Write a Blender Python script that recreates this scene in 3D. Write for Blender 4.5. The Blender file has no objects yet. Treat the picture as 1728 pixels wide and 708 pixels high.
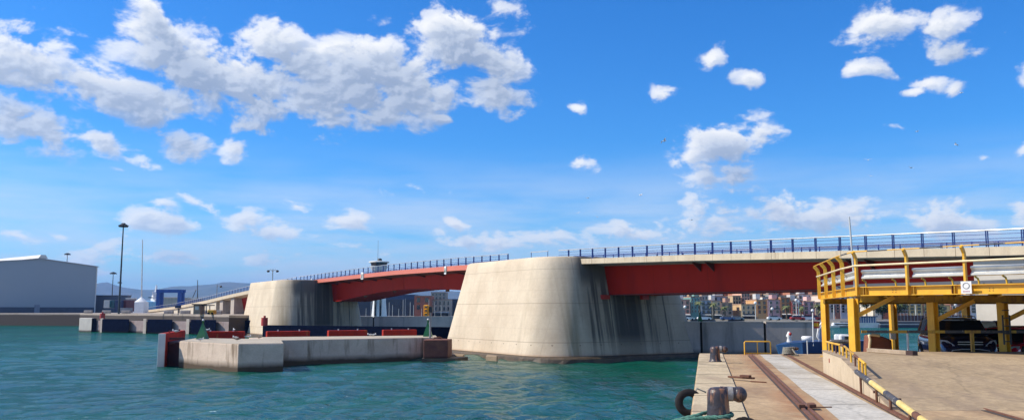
import bpy, bmesh, math, random
from mathutils import Vector, Matrix
random.seed(7)
R = math.radians
scene = bpy.context.scene
COL = scene.collection

# ---------------------------------------------------------------- camera
H = 4.7                                   # eye above the water
TH = math.atan(169 / 1440)
cam_d = bpy.data.cameras.new('camera'); cam = bpy.data.objects.new('camera', cam_d)
COL.objects.link(cam); scene.camera = cam
cam.location = (0, 0, H); cam.rotation_euler = (math.pi / 2 + TH, 0, 0)
cam_d.sensor_width = 36; cam_d.lens = 30; cam_d.clip_start = .1; cam_d.clip_end = 40000
scene.render.resolution_x = 1024; scene.render.resolution_y = 419

# ---------------------------------------------------------------- light
SUN_EL = R(44); SUN_AZ = R(-90.5)           # azimuth from +Y clockwise: the sun stands to the left
sun_dir = Vector((math.sin(SUN_AZ) * math.cos(SUN_EL), math.cos(SUN_AZ) * math.cos(SUN_EL), math.sin(SUN_EL)))
sl = bpy.data.lights.new('sun', 'SUN'); so = bpy.data.objects.new('sun', sl); COL.objects.link(so)
sl.energy = 5; sl.angle = R(.5); sl.color = (1, .91, .77)
so.rotation_euler = sun_dir.to_track_quat('Z', 'Y').to_euler()
scene.view_settings.view_transform = 'Standard'; scene.view_settings.look = 'None'
scene.view_settings.exposure = 0.26; scene.view_settings.gamma = 1


def ray(px, py):
    u = (px - 864) / 1440; v = (354 - py) / 1440
    return Vector((u, math.cos(TH) - v * math.sin(TH), math.sin(TH) + v * math.cos(TH)))
def XW(px, Y, z=H):                        # world x of a point seen in column px
    return (px - 864) / 1440 * (Y * math.cos(TH) + (z - H) * math.sin(TH))
def ZW(py, Y):
    d = ray(864, py); return H + d.z / d.y * Y
def YW(py, z):
    d = ray(864, py); return (z - H) * d.y / d.z
def P(px, py, Y):
    z = ZW(py, Y); return Vector((XW(px, Y, z), Y, z))

# ---------------------------------------------------------------- sky with clouds
import numpy as np
def clouds(B, ray, R, AZ0=-1.2, AZ1=1.2, EL0=-.04, EL1=.80, IW=3072, IH=1075, seed=4):
    f4 = np.float32
    ga, ge = np.meshgrid(np.linspace(AZ0, AZ1, IW, dtype=f4), np.linspace(EL0, EL1, IH, dtype=f4))
    rr = np.random.RandomState(seed)
    def perlin(x, y, sd):
        r = np.random.RandomState(sd); n = 256; th = r.rand(n, n) * 2 * math.pi; gx = np.cos(th).astype(f4); gy = np.sin(th).astype(f4)
        xi = np.floor(x).astype(np.int32); yi = np.floor(y).astype(np.int32); xf = x - xi; yf = y - yi; xi &= 255; yi &= 255; x1 = (xi + 1) & 255; y1 = (yi + 1) & 255
        u = xf * xf * xf * (xf * (xf * 6 - 15) + 10); v = yf * yf * yf * (yf * (yf * 6 - 15) + 10)
        a = gx[yi, xi] * xf + gy[yi, xi] * yf; b = gx[yi, x1] * (xf - 1) + gy[yi, x1] * yf
        c = gx[y1, xi] * xf + gy[y1, xi] * (yf - 1); d = gx[y1, x1] * (xf - 1) + gy[y1, x1] * (yf - 1)
        return (a + u * (b - a)) + v * ((c + u * (d - c)) - (a + u * (b - a)))
    # vertical compression towards the horizon
    gy_ = ge + .10 * np.log1p(np.maximum(ge, 0) / .05)
    def fbm(x, y, f0, oc, g, sd, bil=False):
        s_ = 0; a = 1.; t = 0.
        for k in range(oc):
            p = perlin(x * f0 + 17.3 * k + 40, y * f0 + 9.1 * k + 40, sd + k); s_ = s_ + a * (np.abs(p) * 2.4 - .62 if bil else p * 1.4); t += a; a *= g; f0 *= 2.03
        return s_ / t
    wx = fbm(ga, gy_, 9, 3, .5, 10); wy = fbm(ga, gy_, 9, 3, .5, 20)
    gx2 = ga + wx * .022; ge2 = ge + wy * .014
    blobs = []
    for (cx, cy, rx, ry, rot, s_) in B:
        d = ray(cx, cy).normalized(); a = math.atan2(d.x, d.y); e = math.asin(d.z)
        dx = ray(cx + 1, cy).normalized(); sx = abs(math.atan2(dx.x, dx.y) - a); dy = ray(cx, cy - 1).normalized(); sy = abs(math.asin(dy.z) - e)
        blobs.append((a, e, rx * sx, ry * sy, R(-rot), s_))
    for _ in range(70):  # unseen clouds beside the view, added to make the shade less blue
        a = rr.uniform(.72, 1.2) * rr.choice((-1, 1)); e = rr.uniform(.05, .78); blobs.append((a, e, rr.uniform(.03, .12), rr.uniform(.015, .05), rr.uniform(-.3, .3), rr.uniform(.6, 1)))
    for _ in range(70): blobs.append((rr.uniform(-1.2, 1.2), rr.uniform(.52, .8), rr.uniform(.05, .15), rr.uniform(.02, .06), rr.uniform(-.3, .3), rr.uniform(.6, 1)))  # unseen clouds overhead, added for the same whiter fill light
    acc = np.full(ga.shape, -1., f4)
    for (a, e, sx, sy, ro, s_) in blobs:
        m = 3.0 * max(sx, sy); i0 = max(0, int((a - m - AZ0) / (AZ1 - AZ0) * IW)); i1 = min(IW, int((a + m - AZ0) / (AZ1 - AZ0) * IW) + 1)
        j0 = max(0, int((e - m - EL0) / (EL1 - EL0) * IH)); j1 = min(IH, int((e + m - EL0) / (EL1 - EL0) * IH) + 1)
        if i1 <= i0 or j1 <= j0: continue
        X_ = gx2[j0:j1, i0:i1] - a; Y_ = ge2[j0:j1, i0:i1] - e; c_, n_ = math.cos(ro), math.sin(ro)
        U_ = (X_ * c_ + Y_ * n_) / sx; V_ = (-X_ * n_ + Y_ * c_) / sy
        q = np.sqrt(U_ * U_ + V_ * V_); f = s_ - .95 * q * (.55 + .45 * q)
        A = acc[j0:j1, i0:i1]; h = np.clip(.5 + .5 * (A - f) / .15, 0, 1); acc[j0:j1, i0:i1] = f * (1 - h) + A * h + .15 * h * (1 - h)
    M = acc
    n1 = fbm(ga + wx * .012, gy_ * 1.25 + wy * .012, 13, 8, .56, 30)
    n2 = fbm(ga + wx * .02, gy_ * 1.3, 30, 6, .58, 60, True)
    n0 = fbm(ga + wx * .03, gy_ * 1.2 + wy * .02, 26, 7, .60, 90)
    dens = M * .9 + n1 * 1.1 + n2 * .34 + n0 * 1.0 + .04
    al = np.clip((dens + .06) / .58, 0, 1); al = al * al * (3 - 2 * al)
    # patchy wisps round the rims
    al *= np.clip(.62 + dens * 1.3, 0, 1) * (1 - .38 * np.exp(-np.maximum(ge, 0) / .075)) * np.clip(.62 + .55 * np.clip(M, 0, 1) + n1 * .5, 0, 1)
    th = np.clip(dens, 0, 1.6) ** 1.2
    smo = np.clip(M * .9 + n1 * .8 + .1, 0, 1.6)
    thm = .45 * th + .55 * smo
    # march towards the sun (up and left) through the thickness
    def sh(a, dx, dy):
        r = np.roll(np.roll(a, dx, 1), -dy, 0); return r
    ppr = IW / (AZ1 - AZ0); tau = np.zeros_like(th); st = .0052
    for k in range(1, 13):
        tau += sh(thm, int(round(k * st * .55 * ppr)), int(round(k * st * .83 * ppr))) * (1 if k < 9 else .7)
    tau /= 12
    rel = th - sh(th, int(.004 * ppr), int(.005 * ppr))
    light = np.exp(-2.9 * tau) * 1.16 + np.clip(rel, -.2, .25) * .7
    light = light * (1 - .35 * np.clip(smo - .35, 0, 1)) + .04
    light = np.clip(light, 0, 1)
    t = light[..., None]
    dark = np.array([2.9, 3.6, 4.9]); mid = np.array([5.4, 6.0, 7.0]); hi = np.array([9.0, 9.0, 8.9])
    col = np.where(t < .45, dark + (mid - dark) * (t / .45), mid + (hi - mid) * ((t - .45) / .55))
    hz = np.exp(-np.maximum(ge, 0) / .07)[..., None] * .45
    col = col * (1 - hz) + np.array([6.3, 7.0, 8.0]) * hz
    bank = fbm(ga * .55, gy_ * 2.6, 7, 6, .55, 140) * 1.6 + .50
    bw = np.clip((.20 - ge) / .13, 0, 1); bank = np.clip(bank, 0, 1) * bw * bw * (3 - 2 * bw) * .62
    vc = np.array([6.6, 7.4, 8.6]); na = al + bank * (1 - al)
    col = (col * al[..., None] + vc * (bank * (1 - al))[..., None]) / np.maximum(na, 1e-4)[..., None]; al = na
    out = np.concatenate([col, al[..., None]], -1).astype(f4)
    return out

def make_world():
    w = bpy.data.worlds.new('World'); scene.world = w; w.use_nodes = True
    nt = w.node_tree; N = nt.nodes; L = nt.links; N.clear()
    out = N.new('ShaderNodeOutputWorld'); bg = N.new('ShaderNodeBackground')
    L.new(bg.outputs[0], out.inputs[0]); bg.inputs[1].default_value = .1
    sky = N.new('ShaderNodeTexSky'); sky.sky_type = 'NISHITA'; sky.sun_disc = False
    sky.sun_elevation = SUN_EL; sky.sun_rotation = SUN_AZ
    sky.air_density = 1.0; sky.dust_density = .25; sky.ozone_density = 3.0; sky.altitude = 0
    hs = N.new('ShaderNodeHueSaturation'); hs.inputs['Saturation'].default_value = 1.32; hs.inputs['Value'].default_value = 1.55
    hs.inputs['Hue'].default_value = .5
    L.new(sky.outputs[0], hs.inputs['Color'])
    tint = N.new('ShaderNodeMix'); tint.data_type = 'RGBA'; tint.blend_type = 'MULTIPLY'; tint.inputs[0].default_value = 1; L.new(hs.outputs[0], tint.inputs[6]); tint.inputs[7].default_value = (.36, .70, .97, 1)
    tc = N.new('ShaderNodeTexCoord')
    def math_(op, a, b=None, c=None, clamp=False):
        n = N.new('ShaderNodeMath'); n.operation = op; n.use_clamp = clamp
        for i, v in enumerate((a, b, c)):
            if v is None: continue
            if isinstance(v, (int, float)): n.inputs[i].default_value = v
            else: L.new(v, n.inputs[i])
        return n.outputs[0]
    sep = N.new('ShaderNodeSeparateXYZ'); L.new(tc.outputs['Generated'], sep.inputs[0])
    az = math_('ARCTAN2', sep.outputs[0], sep.outputs[1]); el = math_('ARCSINE', sep.outputs[2])
    comb = N.new('ShaderNodeCombineXYZ'); L.new(az, comb.inputs[0]); L.new(el, comb.inputs[1])
    P0 = comb.outputs[0]
    # gentle warp so that the outlines of the clouds billow
    def noise(vec, scale, detail, rough, dist=0, off=(0, 0, 0), sc=(1, 1, 1), lac=2.0):
        m = N.new('ShaderNodeMapping'); L.new(vec, m.inputs[0]); m.inputs['Location'].default_value = off; m.inputs['Scale'].default_value = sc
        n = N.new('ShaderNodeTexNoise'); n.noise_dimensions = '3D'; L.new(m.outputs[0], n.inputs['Vector'])
        n.inputs['Scale'].default_value = scale; n.inputs['Detail'].default_value = detail
        n.inputs['Roughness'].default_value = rough; n.inputs['Distortion'].default_value = dist; n.inputs['Lacunarity'].default_value = lac
        return n
    B = [(60, 110, 150, 75, 24, 1), (200, 160, 180, 48, 8, 1), (330, 110, 150, 80, 28, 1), (260, 30, 100, 28, 38, .9), (430, 150, 210, 70, 10, 1),
         (560, 160, 190, 58, 5, 1), (610, 105, 130, 56, -8, 1), (490, 95, 100, 52, 24, 1), (690, 160, 120, 60, -10, 1), (830, 150, 75, 50, 10, .95), (690, 110, 150, 70, -20, .85), (770, 70, 130, 75, -5, .95), (850, 110, 65, 65, 0, .85),
         (640, 205, 80, 26, -5, .85), (750, 205, 18, 12, 0, .8), (60, 215, 110, 40, 20, .95), (170, 240, 70, 26, 14, .8),
         (315, 240, 58, 34, 22, .85), (402, 254, 40, 30, 25, .85), (245, 272, 55, 18, 15, .6), (210, 285, 35, 10, 10, .5), (420, 215, 120, 20, 3, .7),
         (1490, 38, 85, 45, -5, .9), (1590, 40, 60, 48, 10, .72), (1600, 82, 75, 28, 5, .85), (1450, 122, 60, 17, 3, .62), (1570, 135, 60, 22, 20, .52), (1545, 150, 40, 9, 0, .5), (1612, 152, 22, 18, -30, .6),
         (1135, 160, 42, 20, 8, .75), (1195, 100, 38, 19, -30, .62), (1255, 132, 32, 17, 0, .62), (978, 178, 18, 16, 30, .58), (978, 268, 40, 24, 30, .68),
         (1215, 240, 80, 44, -5, .95), (1270, 215, 50, 32, 15, .9), (1220, 300, 80, 32, 10, .9), (1170, 262, 30, 20, 0, .7),
         (1290, 362, 180, 44, 2, .82), (1400, 368, 120, 38, 5, .78), (1580, 370, 115, 38, 8, .8), (1180, 380, 130, 26, 0, .7), (1727, 360, 35, 30, 0, .7), (1727, 255, 18, 16, 0, .6),
         (650, 318, 32, 14, 20, .5), (690, 315, 40, 13, 20, .5), (757, 325, 14, 12, 40, .45),
         (500, 349, 36, 17, 10, .62), (585, 373, 52, 20, 8, .78), (772, 373, 28, 14, 20, .6),
         (275, 375, 80, 26, 10, .82), (275, 345, 32, 15, 0, .6), (340, 345, 60, 18, 25, .66), (420, 375, 65, 26, 15, .66), (480, 395, 70, 24, 8, .64),
         (160, 430, 70, 40, -10, .78), (250, 435, 125, 26, 5, .74), (90, 395, 36, 11, 5, .6), (30, 405, 50, 16, 5, .68), (450, 432, 80, 20, 5, .66), (620, 418, 120, 12, 0, .4),
         (860, 405, 230, 24, 0, .6), (1060, 392, 70, 24, 8, .7), (1120, 405, 180, 20, 0, .46), (1520, 215, 34, 10, 10, .4), (1658, 264, 16, 10, 0, .5), (1705, 50, 16, 9, 0, .5), (1395, 265, 16, 11, 0, .42), (1790, 120, 90, 50, 0, .8), (-90, 90, 90, 80, 0, 1)]
    AZ0, AZ1, EL0, EL1 = -1.2, 1.2, -.04, .80
    px_ = clouds(B, ray, R); IH, IW = px_.shape[:2]; px_[..., :3] /= 10
    im = bpy.data.images.new('cloud_cover', IW, IH, alpha=True, float_buffer=True); im.colorspace_settings.name = 'Non-Color'; im.alpha_mode = 'CHANNEL_PACKED'
    im.pixels.foreach_set(px_.ravel()); im.update(); im.pack()
    us = N.new('ShaderNodeMapping'); us.vector_type = 'POINT'; L.new(P0, us.inputs[0])
    us.inputs['Location'].default_value = (-AZ0 / (AZ1 - AZ0), -EL0 / (EL1 - EL0), 0); us.inputs['Scale'].default_value = (1 / (AZ1 - AZ0), 1 / (EL1 - EL0), 1)
    it = N.new('ShaderNodeTexImage'); it.image = im; it.interpolation = 'Linear'; it.extension = 'MIRROR'; L.new(us.outputs[0], it.inputs[0])
    sc = N.new('ShaderNodeVectorMath'); sc.operation = 'SCALE'; L.new(it.outputs[0], sc.inputs[0]); sc.inputs['Scale'].default_value = 10
    def smooth(v, a, b):
        n = N.new('ShaderNodeMapRange'); n.interpolation_type = 'SMOOTHSTEP'; L.new(v, n.inputs[0])
        n.inputs[1].default_value = a; n.inputs[2].default_value = b; return n.outputs[0]
    alpha = it.outputs[1]
    # pale veil of thin cloud low over the horizon
    veil = smooth(el, .20, -.02)
    vn = noise(P0, 5, 5, .6, 0, (9, 1, 0), (1, 3.5, 1)).outputs['Fac']
    veila = math_('MULTIPLY', veil, smooth(vn, .3, .75)); veila = math_('MULTIPLY', veila, .85)
    mx0 = N.new('ShaderNodeMix'); mx0.data_type = 'RGBA'; L.new(veila, mx0.inputs[0]); L.new(tint.outputs[2], mx0.inputs[6]); mx0.inputs[7].default_value = (7.0, 7.6, 8.4, 1)
    mx = N.new('ShaderNodeMix'); mx.data_type = 'RGBA'; L.new(math_('MULTIPLY', alpha, .97), mx.inputs[0]); L.new(mx0.outputs[2], mx.inputs[6]); L.new(sc.outputs[0], mx.inputs[7])
    L.new(mx.outputs[2], bg.inputs[0])
    try: w.cycles.sampling_method = 'MANUAL'; w.cycles.sample_map_resolution = 512
    except Exception: pass
make_world()

# ---------------------------------------------------------------- materials
def rgba(c): return (c[0], c[1], c[2], 1)
MATS = {}
def mat(name, c1, c2=None, scale=1.0, rough=.7, metal=0, bump=0, bscale=None, streak=None, sscale=(1.5, 1.5, .12), sthr=(.5, .75), spec=.5, zdirt=None, fine=0, coat=0, wave=None):
    """two tones by noise, optional vertical dirt streaks, dirt rising from zdirt height, bump"""
    if name in MATS: return MATS[name]
    m = bpy.data.materials.new(name); m.use_nodes = True; nt = m.node_tree; N = nt.nodes; L = nt.links
    b = N['Principled BSDF']; b.inputs['Roughness'].default_value = rough; b.inputs['Metallic'].default_value = metal
    b.inputs['Specular IOR Level'].default_value = spec; b.inputs['Coat Weight'].default_value = coat
    tc = N.new('ShaderNodeTexCoord'); vec = tc.outputs['Object']
    if c2 is None: c2 = tuple(x * .8 for x in c1)
    n = N.new('ShaderNodeTexNoise'); L.new(vec, n.inputs[0]); n.inputs['Scale'].default_value = scale; n.inputs['Detail'].default_value = 8; n.inputs['Roughness'].default_value = .62
    mr = N.new('ShaderNodeMapRange'); L.new(n.outputs[0], mr.inputs[0]); mr.inputs[1].default_value = .36; mr.inputs[2].default_value = .66
    mx = N.new('ShaderNodeMix'); mx.data_type = 'RGBA'; L.new(mr.outputs[0], mx.inputs[0]); mx.inputs[6].default_value = rgba(c1); mx.inputs[7].default_value = rgba(c2)
    col = mx.outputs[2]
    if fine:
        f = N.new('ShaderNodeTexNoise'); L.new(vec, f.inputs[0]); f.inputs['Scale'].default_value = scale * 14; f.inputs['Detail'].default_value = 6; f.inputs['Roughness'].default_value = .7
        fr = N.new('ShaderNodeMapRange'); L.new(f.outputs[0], fr.inputs[0]); fr.inputs[1].default_value = .3; fr.inputs[2].default_value = .7; fr.inputs[3].default_value = 1 - fine; fr.inputs[4].default_value = 1 + fine
        mm = N.new('ShaderNodeMix'); mm.data_type = 'RGBA'; mm.blend_type = 'MULTIPLY'; mm.inputs[0].default_value = 1; L.new(col, mm.inputs[6]); L.new(fr.outputs[0], mm.inputs[7]); col = mm.outputs[2]
    if streak is not None:
        mp = N.new('ShaderNodeMapping'); L.new(vec, mp.inputs[0]); mp.inputs['Scale'].default_value = sscale
        s = N.new('ShaderNodeTexNoise'); L.new(mp.outputs[0], s.inputs[0]); s.inputs['Scale'].default_value = 1; s.inputs['Detail'].default_value = 5; s.inputs['Roughness'].default_value = .6
        sr = N.new('ShaderNodeMapRange'); L.new(s.outputs[0], sr.inputs[0]); sr.inputs[1].default_value = sthr[0]; sr.inputs[2].default_value = sthr[1]
        ms = N.new('ShaderNodeMix'); ms.data_type = 'RGBA'; L.new(sr.outputs[0], ms.inputs[0]); L.new(col, ms.inputs[6]); ms.inputs[7].default_value = rgba(streak); col = ms.outputs[2]
    if zdirt is not None:
        z0, z1, zc = zdirt
        sp = N.new('ShaderNodeSeparateXYZ'); L.new(vec, sp.inputs[0])
        ad = N.new('ShaderNodeMath'); ad.operation = 'MULTIPLY_ADD'; L.new(n.outputs[0], ad.inputs[0]); ad.inputs[1].default_value = .5; L.new(sp.outputs[2], ad.inputs[2])
        zr = N.new('ShaderNodeMapRange'); L.new(ad.outputs[0], zr.inputs[0]); zr.inputs[1].default_value = z1 + .25; zr.inputs[2].default_value = z0 + .25
        mz = N.new('ShaderNodeMix'); mz.data_type = 'RGBA'; L.new(zr.outputs[0], mz.inputs[0]); L.new(col, mz.inputs[6]); mz.inputs[7].default_value = rgba(zc); col = mz.outputs[2]
    L.new(col, b.inputs['Base Color'])
    if bump:
        bn = N.new('ShaderNodeTexNoise'); L.new(vec, bn.inputs[0]); bn.inputs['Scale'].default_value = bscale or scale * 8; bn.inputs['Detail'].default_value = 6
        bp = N.new('ShaderNodeBump'); bp.inputs['Strength'].default_value = bump; bp.inputs['Distance'].default_value = .03; L.new(bn.outputs[0], bp.inputs['Height']); L.new(bp.outputs[0], b.inputs['Normal'])
    MATS[name] = m; return m

yellow = mat('yellow_paint', (.76, .43, .03), (.66, .34, .02), 2.5, .45, bump=.05, streak=(.30, .13, .03), sscale=(6, 6, 1.2), sthr=(.60, .80), fine=.06)
yellow_dk = mat('worn_yellow_paint', (.55, .33, .02), (.42, .22, .02), 3, .5, bump=.1, streak=(.16, .07, .03), sscale=(7, 7, 2), sthr=(.5, .7))
cream_rail = mat('cream_paint', (.72, .62, .38), (.6, .48, .3), 4, .45)
red_steel = mat('red_steel_paint', (.38, .018, .009), (.33, .015, .008), .25, .55, spec=.08, fine=.04, streak=(.23, .012, .007), sscale=(.5, .5, .12), sthr=(.52, .8))
def add_seams(m):
    nt = m.node_tree; N = nt.nodes; L = nt.links; b = N['Principled BSDF']; src = b.inputs['Base Color'].links[0].from_socket
    tc = N.new('ShaderNodeTexCoord'); sp = N.new('ShaderNodeSeparateXYZ'); L.new(tc.outputs['Object'], sp.inputs[0]); prev = None
    for k, wd in ((.17, .006), (.51, .007)):
        a = N.new('ShaderNodeMath'); a.operation = 'MULTIPLY'; L.new(sp.outputs[1], a.inputs[0]); a.inputs[1].default_value = k
        f = N.new('ShaderNodeMath'); f.operation = 'FRACT'; L.new(a.outputs[0], f.inputs[0]); c = N.new('ShaderNodeMath'); c.operation = 'LESS_THAN'; L.new(f.outputs[0], c.inputs[0]); c.inputs[1].default_value = wd
        g = N.new('ShaderNodeMath'); g.operation = 'MULTIPLY'; L.new(c.outputs[0], g.inputs[0]); g.inputs[1].default_value = .7 if prev is None else .3
        if prev is not None:
            q = N.new('ShaderNodeMath'); q.operation = 'MAXIMUM'; L.new(prev, q.inputs[0]); L.new(g.outputs[0], q.inputs[1]); prev = q.outputs[0]
        else: prev = g.outputs[0]
    mx = N.new('ShaderNodeMix'); mx.data_type = 'RGBA'; L.new(prev, mx.inputs[0]); L.new(src, mx.inputs[6]); mx.inputs[7].default_value = (.12, .008, .005, 1); L.new(mx.outputs[2], b.inputs['Base Color'])
add_seams(red_steel)
red_fascia = mat('sunlit_red_paint', (.60, .17, .11), (.55, .15, .095), .3, .5, fine=.04)  # same paint as the girders, with its sunlit tone put into the colour
bridge_blue = mat('blue_rail_paint', (.02, .055, .26), (.015, .04, .18), 2, .4)
silver = mat('silver_handrail', (.72, .70, .66), (.6, .6, .58), 3, .3, metal=.6)
galv = mat('galvanised_steel', (.66, .66, .62), (.5, .51, .5), 2.5, .42, metal=.35, streak=(.36, .33, .3), sscale=(3, 3, 3), sthr=(.62, .8))
fascia_conc = mat('pale_panel_concrete', (.56, .47, .34), (.47, .39, .28), .9, .85, streak=(.28, .2, .13), sscale=(1.6, 1.6, .25), sthr=(.58, .8), fine=.08)
conc = mat('grey_concrete', (.43, .37, .32), (.33, .285, .245), .7, .9, bump=.25, streak=(.20, .18, .15), sscale=(1.1, 1.1, .12), sthr=(.52, .78), fine=.08)
wall_conc = mat('harbour_wall_concrete', (.50, .44, .40), (.41, .36, .33), .35, .9, bump=.2, streak=(.17, .16, .15), sscale=(.7, .7, .1), sthr=(.52, .75), zdirt=(.3, .9, (.06, .045, .03)), fine=.07)
dolphin_conc = mat('stained_dolphin_concrete', (.58, .46, .36), (.47, .36, .275), .6, .9, bump=.3, streak=(.20, .14, .09), sscale=(1.5, 1.5, .22), sthr=(.54, .72), zdirt=(.25, .75, (.07, .045, .025)), fine=.1)
dolphin_top = mat('pier_top_concrete', (.43, .38, .30), (.33, .28, .21), .5, .92, bump=.2, fine=.1)
rust_block = mat('rusty_brown_steel', (.17, .06, .035), (.11, .035, .025), 1.2, .8, bump=.4, fine=.15, zdirt=(.2, .6, (.03, .02, .015)))
rust = mat('rust', (.17, .07, .035), (.10, .045, .03), 6, .85, bump=.4, fine=.2)
navy = mat('navy_rubber', (.004, .006, .016), (.006, .009, .024), 1.5, .9, spec=.0, bump=.5, bscale=4, streak=(.022, .028, .045), sscale=(2.5, 2.5, .3), sthr=(.62, .78), zdirt=(.1, .5, (.01, .01, .012)))
fender_red = mat('red_fender_facing', (.42, .032, .018), (.30, .026, .016), 1.4, .8, spec=.1, bump=.4, bscale=5, streak=(.42, .13, .04), sscale=(2, 2, .6), sthr=(.62, .75))
fender_dark = mat('dark_red_fender_back', (.07, .015, .014), (.03, .01, .012), 1, .7, bump=.3)
fender_grey = mat('pinkish_concrete', (.34, .27, .25), (.27, .2, .19), .8, .9, bump=.2, streak=(.16, .1, .1), sscale=(2, 2, .4), sthr=(.55, .75), zdirt=(.2, .5, (.04, .03, .03)))
white = mat('white_paint', (.78, .78, .76), (.68, .68, .67), 1.5, .4)
offwhite = mat('offwhite_paint', (.62, .61, .57), (.5, .5, .48), 1, .5)
black = mat('black_rubber', (.014, .013, .014), (.022, .02, .02), 8, .8, bump=.3, spec=.2)
blackpaint = mat('worn_black_paint', (.03, .03, .035), (.10, .09, .085), 12, .5, bump=.3, streak=(.45, .43, .4), sscale=(9, 9, 9), sthr=(.62, .66))
greenpaint = mat('green_paint', (.01, .13, .04), (.008, .09, .03), 3, .45)
orange_y = mat('amber_paint', (.72, .33, .01), (.6, .25, .01), 4, .4)
redpaint = mat('red_paint', (.45, .03, .02), (.35, .025, .02), 3, .4)
darkmetal = mat('dark_metal', (.05, .055, .06), (.035, .04, .045), 3, .5, metal=.3)
greymetal = mat('grey_metal', (.28, .29, .30), (.22, .23, .24), 2, .45, metal=.3)
glass = mat('dark_glass', (.015, .02, .025), (.025, .03, .035), 1, .06, spec=.8)
gullmat = mat('gull_white', (.75, .75, .73), (.6, .6, .6), 9, .7)
gullgrey = mat('gull_grey', (.3, .31, .33), (.25, .26, .28), 9, .7)
brownbird = mat('brown_feathers', (.12, .09, .07), (.2, .16, .12), 12, .8)

def pier_material():
    m = mat('pier_concrete', (.62, .52, .385), (.52, .42, .30), .28, .85, bump=.22, bscale=3, streak=(.46, .38, .27), sscale=(.9, .9, .07), sthr=(.52, .82), fine=.06)
    nt = m.node_tree; N = nt.nodes; L = nt.links; b = N['Principled BSDF']; src = b.inputs['Base Color'].links[0].from_socket
    tc = N.new('ShaderNodeTexCoord'); sp = N.new('ShaderNodeSeparateXYZ'); L.new(tc.outputs['Object'], sp.inputs[0])
    def mth(op, a, b_=None, c=None, clamp=False):
        n = N.new('ShaderNodeMath'); n.operation = op; n.use_clamp = clamp
        for i, v in enumerate((a, b_, c)):
            if v is None: continue
            if isinstance(v, (int, float)): n.inputs[i].default_value = v
            else: L.new(v, n.inputs[i])
        return n.outputs[0]
    def mr(v, a, b_, c=0., d=1., s='SMOOTHSTEP'):
        n = N.new('ShaderNodeMapRange'); n.interpolation_type = s; L.new(v, n.inputs[0])
        for i, q in enumerate((a, b_, c, d)): n.inputs[i + 1].default_value = q
        return n.outputs[0]
    # local axes of a pier: x runs across the bridge along the channel face, y runs away from the viewer, z up
    x, y, z = sp.outputs
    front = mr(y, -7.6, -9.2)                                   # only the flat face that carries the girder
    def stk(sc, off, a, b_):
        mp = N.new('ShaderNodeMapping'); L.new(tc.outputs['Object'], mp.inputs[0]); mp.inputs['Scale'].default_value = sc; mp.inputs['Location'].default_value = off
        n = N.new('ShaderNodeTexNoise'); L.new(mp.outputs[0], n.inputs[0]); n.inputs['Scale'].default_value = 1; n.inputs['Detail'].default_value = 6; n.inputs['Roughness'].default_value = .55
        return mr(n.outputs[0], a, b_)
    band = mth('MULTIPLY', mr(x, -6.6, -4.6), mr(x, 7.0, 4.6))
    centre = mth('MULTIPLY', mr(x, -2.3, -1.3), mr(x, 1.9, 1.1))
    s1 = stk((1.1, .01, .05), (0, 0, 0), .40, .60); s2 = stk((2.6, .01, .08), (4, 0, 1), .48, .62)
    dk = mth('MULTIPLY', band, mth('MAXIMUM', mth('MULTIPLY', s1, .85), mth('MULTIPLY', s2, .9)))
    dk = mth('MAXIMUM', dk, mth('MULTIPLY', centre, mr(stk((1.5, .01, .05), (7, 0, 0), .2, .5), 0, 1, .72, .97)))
    dk = mth('MAXIMUM', dk, mth('MULTIPLY', mth('MULTIPLY', mr(x, -6.0, -4.6), mr(x, 7, 4)), mr(z, 5.2, 8.2, 0, .85)))  # smooth darkening upwards: the deck's shade painted into the face
    dk = mth('MAXIMUM', dk, mth('MULTIPLY', band, .45)); dk = mth('MAXIMUM', dk, .30)  # even grime over the whole face, deepened to paint in its shade
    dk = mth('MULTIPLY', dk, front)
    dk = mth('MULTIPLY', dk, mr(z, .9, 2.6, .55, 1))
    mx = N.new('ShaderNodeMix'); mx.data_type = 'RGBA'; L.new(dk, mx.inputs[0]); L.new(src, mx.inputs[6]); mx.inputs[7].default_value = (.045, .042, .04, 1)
    # green-brown run beside the corner
    gr = mth('MULTIPLY', mth('MULTIPLY', mr(x, -7.4, -6.8), mr(x, -5.4, -6.1)), mth('MULTIPLY', front, mth('MULTIPLY', stk((2, .01, .1), (2, 0, 3), .35, .6), mr(z, 8, 1, .15, .6))))
    mg = N.new('ShaderNodeMix'); mg.data_type = 'RGBA'; L.new(gr, mg.inputs[0]); L.new(mx.outputs[2], mg.inputs[6]); mg.inputs[7].default_value = (.16, .13, .06, 1)
    # casting joints and formwork panel lines
    j = None
    for zc, wd in ((1.75, .035), (5.35, .03), (8.6, .02)):
        q = mth('LESS_THAN', mth('ABSOLUTE', mth('SUBTRACT', z, zc)), wd); j = q if j is None else mth('MAXIMUM', j, q)
    nn = N.new('ShaderNodeSeparateXYZ'); L.new(tc.outputs['Normal'], nn.inputs[0])
    side = mth('GREATER_THAN', mth('ABSOLUTE', nn.outputs[0]), mth('ABSOLUTE', nn.outputs[1]))
    sc_ = N.new('ShaderNodeMix'); sc_.data_type = 'FLOAT'; L.new(side, sc_.inputs[0]); L.new(x, sc_.inputs[2]); L.new(y, sc_.inputs[3]); crd = sc_.outputs[0]
    vx = mth('LESS_THAN', mth('FRACT', mth('MULTIPLY', crd, .42)), .012)
    vx = mth('MULTIPLY', vx, mr(z, 1.7, 1.8, 1, .35)); j = mth('MAXIMUM', j, vx)
    for zc in (3.0, 4.2, 6.6, 7.7):
        j = mth('MAXIMUM', j, mth('MULTIPLY', mth('LESS_THAN', mth('ABSOLUTE', mth('SUBTRACT', z, zc)), .02), .3))
    hx = mth('FRACT', mth('MULTIPLY', crd, .42)); 
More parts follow.
